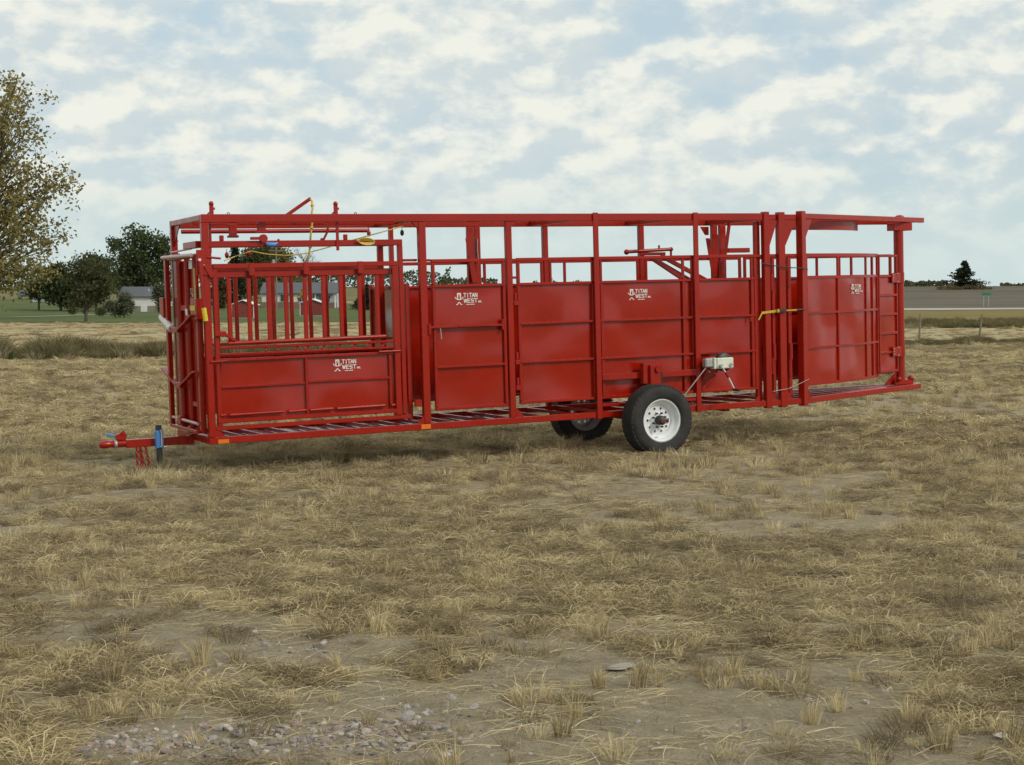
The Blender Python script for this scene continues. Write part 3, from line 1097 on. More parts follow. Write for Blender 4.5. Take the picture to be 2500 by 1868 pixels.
for px, y, dx in ((-.61, .56, .0), (-.575, .59, .025), (-.56, .63, .045), (-.515, .60, .05)):
    part('safety_chain', chain([(px, y, -.03), (px + dx * .4, y, -.16), (px + dx, y, -.285), (px + dx + .03, y - .02, -.292)], .020, .0052), 'red', tn)

# --- head gate at the front
hg = part('head_gate', B(-.085, -.035, .03, 1.22, 1.79, 1.83))
part('top_bar', MB().tube([(-.13, .05, 1.812), (-.13, 1.22, 1.824)], .019, 10), 'pink_glint', hg)
part('top_bar', MB().tube([(-.05, .35, 1.885), (-.05, 1.17, 1.875)], .010, 8), 'pink_glint', hg)
part('latch_box', B(-.07, .0, .12, .6, 1.885, 1.95), 'red', hg)
part('upright', B(-.085, -.03, .10, .165, .10, 1.32), 'red', hg)
part('upright', B(-.125, -.08, 1.13, 1.2, .13, 1.80), 'red', hg)
part('upright', B(-.03, .0, .99, 1.19, .11, 1.86), 'red', hg)
part('pipe', MB().tube([(-.105, .15, .195), (-.105, 1.24, .205)], .016, 10), 'pink_glint', hg)
part('pipe_clamp', B(-.128, -.08, .74, .86, .15, .235), 'red', hg)
part('bottom_bar', B(-.125, -.085, .14, 1.2, .10, .135), 'red', hg)
lf = part('head_door', B(-.012, -.004, .3, .66, .12, 1.78, c=.001), 'sheet', hg)
part('door_tube', MB().tube([(-.03, .62, .1), (-.03, .62, 1.8)], .03, 12), 'red', hg)
part('door_tube', MB().tube([(-.03, .33, .1), (-.03, .33, 1.8)], .026, 12), 'red', hg)
part('head_door', B(-.012, -.004, .72, 1.0, .12, 1.78, c=.001), 'sheet', hg)
part('door_tube', MB().tube([(-.03, .95, .1), (-.03, .95, 1.8)], .03, 12), 'red', hg)
part('door_bar', B(-.04, -.012, .36, .6, .34, .39), 'red', hg)
part('door_bar', B(-.04, -.012, .36, .95, 1.28, 1.34), 'red', hg)
part('arm', MB().beam((-.12, 1.40, .69), (-.12, .86, .545), .02, .05, up=(1, 0, 0)), 'red', hg)
part('arm', MB().beam((-.12, .67, .545), (-.12, .15, .70), .02, .05, up=(1, 0, 0)), 'red', hg)
part('arm_pivot', B(-.14, -.08, .66, .87, .515, .575), 'red', hg)
part('padded_arm', MB().tube([(-.12, 1.37, 1.22), (-.12, .98, 1.10)], .038, 12), 'white_decal', hg)
part('arm', MB().beam((-.12, .70, 1.09), (-.12, .14, 1.24), .02, .055, up=(1, 0, 0)), 'red', hg)
part('arm_pivot', B(-.14, -.08, .68, .98, 1.07, 1.12), 'red', hg)
part('side_box', B(-.14, -.08, 1.22, 1.38, 1.21, 1.42), 'red', hg)
part('decal_plate', B(-.056, -.05, .33, .46, 1.69, 1.77, c=.001), 'white_decal', hg)['label'] = 'faded pale plate on the head gate'
part('yellow_gauge', B(-.095, -.087, .1, .145, 1.40, 1.69, c=.002), 'wood', hg)
part('lever_box', B(-.11, -.04, .02, .25, 1.2, 1.4), 'red', hg)
part('warning_label', B(-.116, -.111, .06, .23, 1.285, 1.332, c=.001), 'yellow', hg)
part('release_lever', MB().tube([(-.08, -.05, 1.76), (-.058, -.06, 1.30)], .015, 10), 'red', hg)
part('grip', MB().tube([(-.06, -.06, 1.31), (-.045, -.062, 1.185)], .024, 12), 'yellow', hg)
part('pivot_bolt', MB().tube([(-.082, -.07, 1.765), (-.082, -.05, 1.765)], .014, 8), 'white_decal', hg)
part('pivot_bolt', MB().tube([(-.03, -.02, 1.71), (-.03, -.003, 1.71)], .013, 8), 'white_decal', hg)
part('lever_plate', B(-.1, .045, -.02, -.004, 1.62, 1.86), 'red', hg)
part('lever_link', MB().beam((-.02, -.022, 1.72), (.05, -.022, 1.60), .015, .05), 'red', hg)
part('pull_rod', MB().tube([(.0, -.02, 1.79), (.13, -.03, 1.775)], .011, 8), 'red', hg)
part('ratchet', MB().tube([(-.12, .37, 1.30), (-.12, .34, 1.235)], .012, 8), 'white_decal', hg)
put_decal_at(hg, (-.014, .62, 1.40), (0, -1, 0), (0, 0, 1), .26)

# --- fittings on and under the roof
for x in (.23, 1.53):
    part('roof_pulley_post', MB().box(x - .02, x + .02, .585, .615, 2.14, 2.33).ball((x, .6, 2.335), .026).tube([(x, .6, 2.29), (x + .035, .6, 2.285)], .012).beam((x - .07, .6, 2.2), (x - .02, .6, 2.25), .015, .015))
part('roof_pulley_beam', B(.03, 2.2, .575, .625, 2.12, 2.17))
part('roof_lever', MB().beam((.99, .6, 2.21), (1.265, .6, 2.39), .03, .035))
for x in (.40, 1.745):
    part('eye_bolt', MB().tube([(x + .012 * math.cos(a), .6, 2.235 + .012 * math.sin(a)) for a in np.linspace(0, 2 * PI, 11)], .004, 6, caps=False), 'black')
part('roof_clamp', B(.315, .39, .28, .32, 2.0, 2.118).box(.30, .405, .27, .33, 1.985, 2.008))
pu = part('cable_pulley', B(.535, .615, .062, .1, 2.03, 2.118).box(.52, .63, .05, .11, 2.02, 2.045))
part('sheave', MB().lathe([(0, .03), (.040, .03), (.034, .045), (.040, .06), (0, .06)], (.58, 0, 1.965), 'y', 18, smooth=False), 'red', pu)
part('hook', B(.45, .54, .03, .06, 1.952, 1.98), 'red', pu)
part('blue_handle', MB().tube([(.60, .04, 1.918), (.625, .04, 1.905), (.69, .04, 1.903), (.722, .04, 1.922)], [.014, .024, .024, .013], 10), 'blue', pu)
part('handle_rod', MB().tube([(.715, .04, 1.925), (.735, .04, 1.955)], .012, 8), 'red', pu)
for x, z, y in ((.285, 1.815, .3), (.505, 1.832, .3), (1.77, 2.017, .3), (2.135, 2.02, .3)):
    b = part('hanging_weight', MB().ball((x, y, z), .022, 10, (1, .8, 1.5)), 'red' if x < 2 else 'black')
    part('hanger_wire', MB().tube([(x, y, z + .025), (x, y, z + .1 if x > 1 else z + .06)], .003, 5), 'black', b)
part('bent_rod', MB().tube([(1.36, .35, 2.12), (1.34, .35, 2.03), (1.30, .35, 1.96)], .012, 8))
part('rod_block', B(1.27, 1.31, .33, .37, 1.945, 1.975))

# --- folded crowding tub at the rear
tub_plan = [(7.03, .06), (7.35, .155), (7.6, .235), (7.95, .365), (8.25, .505), (8.5, .645), (8.70, .80)]


def sweep(plan, z0, z1, thick, out=0.0):
    """vertical ribbon following a plan polyline, real thickness"""
    mb = MB()
    P = [np.array(p) for p in plan]
    vs = []
    for i, p in enumerate(P):
        d = P[min(i + 1, len(P) - 1)] - P[max(i - 1, 0)]
        d = d / np.linalg.norm(d)
        n = np.array((d[1], -d[0]))
        for off in (out, out - thick):
            q = p + n * off
            vs += [(q[0], q[1], z0), (q[0], q[1], z1)]
    fs = []
    for i in range(len(P) - 1):
        a, b = i * 4, (i + 1) * 4
        fs += [(a, b, b + 1, a + 1), (a + 2, a + 3, b + 3, b + 2), (a + 1, b + 1, b + 3, a + 3), (a, a + 2, b + 2, b)]
    e = (len(P) - 1) * 4
    fs += [(0, 1, 3, 2), (e, e + 2, e + 3, e + 1)]
    return mb.add(vs, fs)


def smooth_plan(plan, n=24):
    x = np.array([p[0] for p in plan])
    y = np.array([p[1] for p in plan])
    c = np.polyfit(x, y, 3)
    xs = np.linspace(x[0], x[-1], n)
    return list(zip(xs, np.polyval(c, xs)))


TP = smooth_plan(tub_plan)
tub = part('tub_panel', sweep(TP, .23, 1.46, .004), 'sheet')
for z0, z1 in ((1.70, 1.737), (1.445, 1.478), (1.034, 1.06), (.63, .654), (.2, .235)):
    part('rail', sweep(TP, z0, z1, .03, .022 if z1 < 1.3 and z0 > .3 else .014), 'red', tub)


def on_plan(x):
    i = min(range(len(TP)), key=lambda k: abs(TP[k][0] - x))
    d = np.array(TP[min(i + 1, len(TP) - 1)]) - np.array(TP[max(i - 1, 0)])
    d /= np.linalg.norm(d)
    return np.array((x, np.interp(x, [p[0] for p in TP], [p[1] for p in TP]))), d


for x in (7.06, 7.66, 8.30, 8.50, 8.68):
    p, d = on_plan(x)
    for z0, z1 in ((.235, 1.445), (1.478, 1.70)):
        c = (p[0] + d[1] * .008, p[1] - d[0] * .008, (z0 + z1) / 2)
        part('upright', MB().frame(c, (d[0], d[1], 0), (-d[1], d[0], 0), (0, 0, 1), .016, .012, (z1 - z0) / 2), 'red', tub)
p, d = on_plan(7.93)
put_decal_at(tub, (p[0] + d[1] * .012, p[1] - d[0] * .012, 1.255), (d[0], d[1], 0), (0, 0, 1), .28)
# end gate hinged on the round post
ga, gb = np.array((8.73, .82)), np.array((9.17, .985))
gd = (gb - ga) / np.linalg.norm(gb - ga)
gn = np.array((gd[1], -gd[0]))
gc = (ga + gb) / 2
eg = part('end_gate', MB().frame((gc[0], gc[1], .84), (gd[0], gd[1], 0), (-gd[1], gd[0], 0), (0, 0, 1), .225, .003, .61, .001), 'sheet')
for z in (1.71, 1.455, 1.215, .975, .735, .495, .255):
    c = gc + gn * .012
    part('rail', MB().frame((c[0], c[1], z), (gd[0], gd[1], 0), (-gd[1], gd[0], 0), (0, 0, 1), .23, .014, .016), 'red', eg)
for t in (-.222, .215):
    c = gc + gd * t + gn * .012
    part('upright', MB().frame((c[0], c[1], .98), (gd[0], gd[1], 0), (-gd[1], gd[0], 0), (0, 0, 1), .014, .013, .74), 'red', eg)
for z in (1.43, .495):
    c = gc + gd * .15 + gn * .03
    h = part('hinge_plate', MB().frame((c[0], c[1], z), (gd[0], gd[1], 0), (-gd[1], gd[0], 0), (0, 0, 1), .085, .006, .062), 'red', eg)
    c2 = gc + gd * .245 + gn * .03
    part('hinge_plate', MB().frame((c2[0], c2[1], z), (gd[0], gd[1], 0), (-gd[1], gd[0], 0), (0, 0, 1), .05, .008, .065), 'red', eg)
    for a, b in ((.09, .0), (.09, .035), (.2, .05), (.2, -.05), (.09, -.03)):
        q = gc + gd * a + gn * .04
        part('bolt', MB().ball((q[0], q[1], z + b), .009, 8), 'chrome', h)
# round pivot post
rp = part('pivot_post', MB().tube([(9.25, 1.03, .12), (9.25, 1.03, 2.09)], .062, 24))
part('collar', MB().tube([(9.25, 1.03, .42), (9.25, 1.03, .57)], .068, 24), 'red', rp)
part('collar', MB().tube([(9.25, 1.03, 1.36), (9.25, 1.03, 1.5)], .068, 24), 'red', rp)
part('top_block', B(9.12, 9.42, .96, 1.1, 2.03, 2.128), 'red', rp)
part('cap', MB().ball((9.27, 1.03, 2.195), .065, 16, (1, 1, .55)), 'red', rp)
part('foot', B(9.12, 9.42, .97, 1.10, .067, .13), 'red', rp)
part('foot_ball', MB().ball((9.17, .96, .14), .035).ball((9.40, 1.0, .14), .045), 'red', rp)
part('gusset', MB().prism([(8.98, .067), (9.2, .067), (9.2, .25)], 'y', 1.02, 1.03), 'red', rp)
# curved guide under the rear roof
arc = [(7.06, .35), (7.3, .36), (7.6, .40), (7.9, .48), (8.15, .58), (8.35, .72)]
part('curved_guide', sweep(smooth_plan(arc), 2.02, 2.13, .012))
# hinge knuckles on the folding posts
for x, y, z in ((6.55, .035, 1.32), (6.55, .035, .36), (6.57, .03, .52), (6.78, .02, 1.35), (6.78, .02, .33), (6.79, .015, .52)):
    part('hinge_knuckle', MB().tube([(x, y, z), (x, y, z + .19)], .026, 12))
for x0, x1 in ((6.56, 6.6), (6.78, 6.83)):
    part('hinge_tube', B(x0, x1, .035, .08, .1, 1.70))
part('tie_wire', MB().tube([(6.37, -.03, 1.63), (6.55, -.03, 1.60), (6.75, -.04, 1.575), (6.9, -.04, 1.57), (7.0, -.05, 1.55)], .006, 6), 'black')
part('tie_wire', MB().tube([(6.5, -.03, .17), (6.7, -.04, .19), (6.8, -.04, .215), (7.0, -.05, .29)], .0028, 6), 'zinc')

# --- ropes and strap tied to the trailer: things of their own
def on_trailer(o):
    o.matrix_world = trailer.matrix_world.copy()
    return o


kr = [(1.262, .6, 2.375), (1.245, .45, 2.26), (1.16, .35, 2.2), (1.118, .0, 2.10)]
hang = [(1.205, .38, 2.345), (1.178, .31, 2.18), (1.155, .31, 1.98), (1.125, .31, 1.80), (1.09, .31, 1.69), (1.07, .31, 1.568), (1.04, .31, 1.424), (.99, .31, 1.37)]
kn = MB()
fine = []
for a, b in zip(hang, hang[1:]):
    for t in np.linspace(0, 1, 5)[:-1]:
        fine.append(np.array(a) * (1 - t) + np.array(b) * t + RNG.normal(0, .003, 3))
fine.append(np.array(hang[-1]))
fine = [np.array((1.262, .6, 2.383)), np.array((1.255, .56, 2.365))] + fine
kn.tube(fine, .0105, 8)
for q in (fine[3], fine[8], fine[12], fine[17], fine[19], fine[22], fine[25], fine[27], fine[29]):
    kn.ball(q, .020, 8, (1, 1, .9))
on_trailer(kn.build('knotted_rope', 'rope', None, label='knotted yellow rope hanging from the roof lever in front of the bars', category='rope'))
line = [(.19, .06, 1.755), (.34, .2, 1.80), (.53, .3, 1.852), (.70, .3, 1.818), (.90, .3, 1.803), (1.1, .3, 1.825), (1.32, .3, 1.878), (1.47, .2, 1.925), (1.72, .25, 1.985), (2.15, .3, 2.088)]
ln = MB().tube(line, .006, 6)
for k in range(5):
    e = []
    for a in np.linspace(0, 2 * PI, 13):
        e.append((1.62 + .085 * math.cos(a) + .004 * k, .04 - .006 * k, 1.925 + (.012 + .006 * k) * math.sin(a) - .006 * math.cos(a)))
    ln.tube(e, .005, 5, caps=False)
on_trailer(ln.build('tie_rope', 'rope_thin', None, label='thin yellow rope strung slack along the chute top with a small coil', category='rope'))
st = empty('ratchet_strap', (0, 0, 0), 'yellow ratchet strap with dark buckle binding the folding hinge posts', 'strap')
on_trailer(st)
part('webbing', MB().beam((6.37, -.02, 1.068), (6.59, -.024, 1.086), .006, .028).beam((6.595, -.024, 1.086), (6.86, -.03, 1.09), .006, .016), 'strap', st)
part('tail', MB().beam((6.32, -.03, .99), (6.375, -.025, 1.07), .005, .018), 'strap', st)
part('buckle', B(6.60, 6.70, -.045, -.028, 1.068, 1.106), 'black', st)
part('buckle_handle', B(6.57, 6.60, -.05, -.03, 1.066, 1.106), 'strap', st)
part('hook', MB().tube([(6.86, -.03, 1.09), (6.95, -.04, 1.093)], .012, 8), 'black', st)

# ------------------------------------------------------------------ dry grass, straw, gravel (uncountable cover)
def blades_mesh(name, blades, mat):
    """blades: (root, mid, tip, width, tone); a quad and a triangle each"""
    n = len(blades)
    vs = np.zeros((n * 5, 3))
    tone = np.zeros(n * 5)
    fs = []
    for i, (r, m, t, w, tn) in enumerate(blades):
        r, m, t = map(np.array, (r, m, t))
        d = t - r
        s = np.cross(d, RNG.normal(0, 1, 3))
        s = s / (np.linalg.norm(s) + 1e-9) * w / 2
        vs[i * 5:i * 5 + 5] = (r - s, r + s, m - s * .9, m + s * .9, t)
        tone[i * 5:i * 5 + 5] = tn
        o = i * 5
        fs += [(o, o + 1, o + 3, o + 2), (o + 2, o + 3, o + 4)]
    me = bpy.data.meshes.new(name)
    me.from_pydata(vs.tolist(), [], fs)
    me.attributes.new('tone', 'FLOAT', 'POINT').data.foreach_set('value', tone.astype(np.float32))
    me.materials.append(M[mat])
    return me


def tuft_upright(n, h, r, w, lean):
    out = []
    for _ in range(n):
        a, q = RNG.uniform(0, 2 * PI), r * math.sqrt(RNG.uniform())
        p = np.array((q * math.cos(a), q * math.sin(a), -.01))
        L = h * RNG.uniform(.45, 1.1)
        b = a + RNG.normal(0, .9)
        ln = abs(RNG.normal(0, lean)) + q / r * lean * .6
        d = np.array((math.cos(b) * math.sin(ln), math.sin(b) * math.sin(ln), math.cos(ln)))
        m = p + d * L * .55
        t = p + d * L + np.array((math.cos(b), math.sin(b), -.5)) * L * RNG.uniform(0, .22)
        out.append((p, m, t, w * RNG.uniform(.7, 1.3), RNG.uniform()))
    return out


def tuft_matted(n, h, r, w):
    out = []
    for _ in range(n):
        a, q = RNG.uniform(0, 2 * PI), r * .75 * math.sqrt(RNG.uniform())
        p = np.array((q * math.cos(a), q * math.sin(a), 0))
        b = RNG.uniform(0, 2 * PI)
        L = r * RNG.uniform(.35, 1.1)
        hh = h * RNG.uniform(.2, 1.0)
        m = p + np.array((math.cos(b) * L * .5, math.sin(b) * L * .5, hh))
        b2 = b + RNG.normal(0, .4)
        t = m + np.array((math.cos(b2) * L * .55, math.sin(b2) * L * .55, RNG.uniform(-.9, .25) * hh))
        out.append((p, m, t, w * RNG.uniform(.7, 1.3), RNG.uniform()))
    return out


def litter(n, r, w):
    out = []
    for _ in range(n):
        p = RNG.normal(0, r * .5, 3)
        p[2] = RNG.uniform(.004, .022)
        b = RNG.uniform(0, 2 * PI)
        L = RNG.uniform(.06, .30)
        d = np.array((math.cos(b), math.sin(b), RNG.normal(0, .06)))
        m = p + d * L * .5 + np.array((0, 0, RNG.uniform(0, .014)))
        t = p + d * L + np.array((RNG.normal(0, .02), RNG.normal(0, .02), 0))
        t[2] = max(t[2], .002)
        out.append((p, m, t, w * RNG.uniform(.6, 1.3), RNG.uniform()))
    return out


def variants(cname, meshes):
    c = bpy.data.collections.new(cname)
    for i, me in enumerate(meshes):
        c.objects.link(bpy.data.objects.new('%s_%02d' % (cname, i), me))
    return c


def scatter(name, coll, pts, rots, scls, idx, **tags):
    me = bpy.data.meshes.new(name)
    me.from_pydata([tuple(p) for p in pts], [], [])
    me.attributes.new('rot', 'FLOAT_VECTOR', 'POINT').data.foreach_set('vector', np.array(rots, np.float32).ravel())
    me.attributes.new('scl', 'FLOAT_VECTOR', 'POINT').data.foreach_set('vector', np.array(scls, np.float32).ravel())
    me.attributes.new('pick', 'INT', 'POINT').data.foreach_set('value', np.array(idx, np.int32))
    o = bpy.data.objects.new(name, me)
    col.objects.link(o)
    ng = bpy.data.node_groups.new(name + '_scatter', 'GeometryNodeTree')
    ng.interface.new_socket('Geometry', in_out='INPUT', socket_type='NodeSocketGeometry')
    ng.interface.new_socket('Geometry', in_out='OUTPUT', socket_type='NodeSocketGeometry')
    n = ng.nodes
    gi, go = n.new('NodeGroupInput'), n.new('NodeGroupOutput')
    ci = n.new('GeometryNodeCollectionInfo')
    ci.inputs['Collection'].default_value = coll
    ci.inputs['Separate Children'].default_value = True
    ci.inputs['Reset Children'].default_value = True
    ip = n.new('GeometryNodeInstanceOnPoints')
    ip.inputs['Pick Instance'].default_value = True

    def attr(nm, ty):
        a = n.new('GeometryNodeInputNamedAttribute')
        a.data_type = ty
        a.inputs['Name'].default_value = nm
        return [s for s in a.outputs if s.name == 'Attribute' and s.enabled][0]
    L = ng.links.new
    L(gi.outputs[0], ip.inputs['Points'])
    L(ci.outputs[0], ip.inputs['Instance'])
    L(attr('pick', 'INT'), ip.inputs['Instance Index'])
    L(attr('rot', 'FLOAT_VECTOR'), ip.inputs['Rotation'])
    L(attr('scl', 'FLOAT_VECTOR'), ip.inputs['Scale'])
    L(ip.outputs[0], go.inputs[0])
    md = o.modifiers.new('scatter', 'NODES')
    md.node_group = ng
    o['kind'] = 'stuff'
    for k, v in tags.items():
        o[k] = v
    return o


def sample_field(n, d0, d1, power, accept, over=1.22):
    """random ground points in the field of view between two distances, thinned by accept(x, y)"""
    pts = []
    while len(pts) < n:
        u = RNG.uniform()
        e = power + 1
        d = (d0 ** e + u * (d1 ** e - d0 ** e)) ** (1 / e)
        x = RNG.uniform(-1, 1) * d * .3334 * over
        if RNG.uniform() < accept(x, d):
            pts.append((x, d))
    return pts


def place(pts, smin, smax, nvar, tilt=.12, grow=0.0, squash=(1, 1)):
    P, R_, S, I = [], [], [], []
    for x, y in pts:
        P.append((x, y, ground_z(x, y)))
        R_.append((RNG.normal(0, tilt), RNG.normal(0, tilt), RNG.uniform(0, 2 * PI)))
        s = RNG.uniform(smin, smax) * (1 + grow * y)
        S.append((s, s, s * RNG.uniform(*squash)))
        I.append(RNG.integers(0, nvar))
    return P, R_, S, I


v_mat = variants('matted_straw', [blades_mesh('matted_straw', tuft_matted(95, .050, .15, .0032), 'straw') for _ in range(4)]
                 + [blades_mesh('matted_straw', tuft_matted(110, .042, .14, .0028), 'straw_brown') for _ in range(4)])
v_up = variants('standing_straw', [blades_mesh('standing_straw', tuft_upright(48, .125, .035, .0036, .17), 'straw') for _ in range(3)]
                + [blades_mesh('standing_straw', tuft_upright(70, .105, .06, .0034, .42), 'straw_pale') for _ in range(2)]
                + [blades_mesh('standing_straw', tuft_upright(80, .095, .07, .0030, .5), 'straw_brown') for _ in range(3)])
v_lit = variants('loose_straw', [blades_mesh('loose_straw', litter(46, .30, .0034), 'straw_pale') for _ in range(4)]
                 + [blades_mesh('loose_straw', litter(46, .28, .003), 'straw_brown') for _ in range(3)])
v_far = variants('pasture_tuft', [blades_mesh('pasture_tuft', tuft_matted(70, .075, .30, .009) + tuft_upright(20, .13, .14, .009, .5), 'straw') for _ in range(4)]
                 + [blades_mesh('pasture_tuft', tuft_matted(80, .06, .30, .008) + tuft_upright(14, .11, .14, .008, .5), 'straw_brown') for _ in range(3)])

scatter('matted_straw', v_mat, *place(sample_field(6200, 5.2, 22, .55, lambda x, y: cover(x, y) ** 1.4), .45, 1.25, 8, .08, squash=(.7, 1.5)),
        label='matted dry straw lying over the near pasture')
scatter('standing_straw', v_up, *place(sample_field(3400, 5.2, 26, .55, lambda x, y: .08 + .92 * clump(x, y) - .08 * gravelly(x, y)), .4, 1.15, 8, .1, squash=(.8, 1.25)),
        label='short standing clumps of dry stubble grass')
scatter('loose_straw', v_lit, *place(sample_field(3600, 5.2, 20, .55, lambda x, y: .22 * (1 - gravelly(x, y)) + .78 * cover(x, y)), .5, 1.0, 7, .03),
        label='loose straw stems strewn over bare soil')
scatter('pasture_grass', v_far, *place(sample_field(9000, 17, 60, .35, lambda x, y: .06 + .94 * cover(x, y), 1.15), .45, 1.05, 7, .08, .006, (.5, 1.4)),
        label='low tan grass covering the pasture around the trailer')

scatter('pasture_stubble', v_up, *place(sample_field(3000, 14, 46, .5, lambda x, y: .15 + .85 * clump(x, y), 1.15), .8, 1.7, 8, .1, squash=(.8, 1.2)),
        label='small upright clumps of dead grass dotted round the trailer')

# strip of taller weeds along the field edge, dense and green-brown on the left, thin on the right
v_weed = variants('field_weed', [blades_mesh('field_weed', tuft_upright(90, .50, .20, .012, .35), 'weed') for _ in range(4)]
                  + [blades_mesh('field_weed', tuft_upright(70, .42, .18, .011, .4) + tuft_matted(40, .2, .3, .012), 'straw_brown') for _ in range(2)]
                  + [blades_mesh('field_weed', tuft_upright(90, .34, .2, .024, .5), 'weed_green') for _ in range(2)])
wp, ws = [], []
for _ in range(5000):
    px = RNG.uniform(-500, 3000)
    base = np.interp(px, [-500, 0, 420, 1250, 2200, 3000], [41.5, 42, 45, 51, 57, 61])
    wide = np.interp(px, [-500, 420, 2200, 3000], [6.5, 6.0, 6, 6])
    d = base + wide * RNG.beta(1.2, 1.4)
    wp.append(((px - 1250) / FPX * d, d))
    hgt = np.interp(px, [-500, 0, 420, 900, 2200, 3000], [1.1, 1.1, .95, .75, .55, .55])
    hgt *= .55 + .8 * max(0, mnoise.noise(Vector((px * .012, d * .3, 5))) + .4)
    ws.append(max(.25, hgt) * RNG.uniform(.7, 1.15))
P, R_, S, I = place(wp, 1, 1, 8, .1)
S = [(s * 1.25, s * 1.25, s) for s in ws]
scatter('field_edge_weeds', v_weed, P, R_, S, I, label='band of tall brown and green weeds along the field edge')


# coarse grass on the far verge and rows of crop stubble: breaks the field edges
vp, vs_ = [], []
for _ in range(2600):
    px, d = RNG.uniform(1300, 3300), 94 + 46 * RNG.beta(.9, 2.2)
    vp.append(((px - 1250) / FPX * d, d))
    vs_.append(RNG.uniform(.5, 1.2))
P, R_, S, I = place(vp, 1, 1, 8, .1)
scatter('verge_tall_grass', v_weed, P, R_, [(s * 1.4, s * 1.4, s) for s in vs_], I, label='rough olive and rusty grass in the road ditch')
rp_, rs_ = [], []
for _ in range(5200):
    row = RNG.integers(0, 46)
    px = RNG.uniform(-500, 3000)
    d = 50 + row * 1.5 + RNG.normal(0, .16)
    if d < np.interp(px, [0, 1250, 2500], [50, 54, 64]) or (px > 1250 and d > 97):
        continue
    if mnoise.noise(Vector((px * .006, row * 1.7, 3.0))) < -.12:
        continue
    rp_.append(((px - 1250) / FPX * d, d))
    rs_.append(RNG.uniform(.7, 1.5))
P, R_, S, I = place(rp_, 1, 1, 7, .1)
scatter('crop_stubble', v_far, P, R_, [(s * 1.5, s, s * 1.1) for s in rs_], I, label='rows of pale cut crop stubble beyond the weeds')


# gravel
def pebble_mesh(k):
    bm = bmesh.new()
    bmesh.ops.create_icosphere(bm, subdivisions=2, radius=.5)
    for v in bm.verts:
        q = v.co.copy()
        f = 1 + .5 * mnoise.noise(q * 1.6 + Vector((k * 7.1, 0, 0))) + .18 * mnoise.noise(q * 4 + Vector((0, k * 3.3, 0)))
        v.co = Vector((q.x * f * 1.1, q.y * f * .85, q.z * f * .55))
    # broken flat faces
    for j in range(4):
        n = Vector(RNG.normal(0, 1, 3)).normalized()
        lim = RNG.uniform(.26, .36)
        for v in bm.verts:
            e = v.co.dot(n) - lim
            if e > 0:
                v.co -= n * e * .9
    me = bpy.data.meshes.new('pebble')
    bm.to_mesh(me)
    bm.free()
    return me


def mat_stone():
    k = N('gravel_stone')
    oi = k.new('ShaderNodeObjectInfo')
    cr = k.new('ShaderNodeValToRGB')
    el = cr.color_ramp.elements
    el[0].position, el[0].color = 0, (.36, .27, .24, 1)
    el[1].position, el[1].color = 1, (.62, .58, .53, 1)
    for p, c in ((.2, (.33, .23, .205)), (.4, (.27, .245, .235)), (.55, (.46, .43, .40)), (.68, (.13, .125, .13)), (.8, (.44, .35, .28))):
        e = el.new(p)
        e.color = (*c, 1)
    k.link(oi.outputs['Random'], cr.inputs[0])
    v = k.coord('Object')
    n = k.noise(v, 5, 5)
    k.link(k.mix(k.rng(n, .3, .7, 0, .45), cr.outputs[0], (.22, .18, .14)), k.b.inputs['Base Color'])
    k.b.inputs['Roughness'].default_value = .85
    k.bump(k.noise(v, 12, 4), .4, .05)
    return k.m


M['stone'] = mat_stone()
pm = [pebble_mesh(i) for i in range(6)]
for me in pm:
    me.materials.append(M['stone'])
v_peb = variants('pebble', pm)


def px_ground(px, py):
    d = EYE * FPX / (py - 736)
    return ((px - 1250) / FPX * d, d)


gp, gs = [], []
for (gx, gy, a, c), n in zip(GRAVEL, (330, 480, 90, 110, 80, 60)):
    for _ in range(n):
        gp.append((gx + RNG.normal(0, a * .62), gy + RNG.normal(0, c * .62)))
        gs.append(min(.055, max(.008, RNG.lognormal(-3.95, .55))))
for x0, x1, y0, y1, n in ((100, 1250, 1420, 1868, 330), (900, 2450, 1350, 1868, 220), (0, 2500, 1120, 1450, 260), (0, 2500, 1300, 1868, 700)):
    for _ in range(n):
        gp.append(px_ground(RNG.uniform(x0, x1), RNG.uniform(y0, y1)))
        gs.append(min(.05, max(.007, RNG.lognormal(-4.2, .45))))
P, R_, S, I = place(gp, 1, 1, 6, .3)
P = [(p[0], p[1], p[2] + s * RNG.uniform(-.15, .16)) for p, s in zip(P, gs)]
S = [(s, s, s) for s in gs]
scatter('gravel', v_peb, P, R_, S, I, label='small pink and grey gravel scattered on the soil')


# single stones one can point at
def stone(px, py, w, c, label, flat=.6, seed=1):
    m = mat_basic('stone', c, .85, .22, 9, bump=.5)
    me = pebble_mesh(seed)
    me.materials.clear()
    me.materials.append(m)
    o = bpy.data.objects.new('stone', me)
    col.objects.link(o)
    x, y = px_ground(px, py)
    o.location = (x, y, ground_z(x, y) + w * .1)
    o.scale = (w, w * .8, w * flat)
    o.rotation_euler = (0, 0, seed * 1.3)
    o['label'], o['category'], o['group'] = label, 'stone', 'stones on the bare soil'


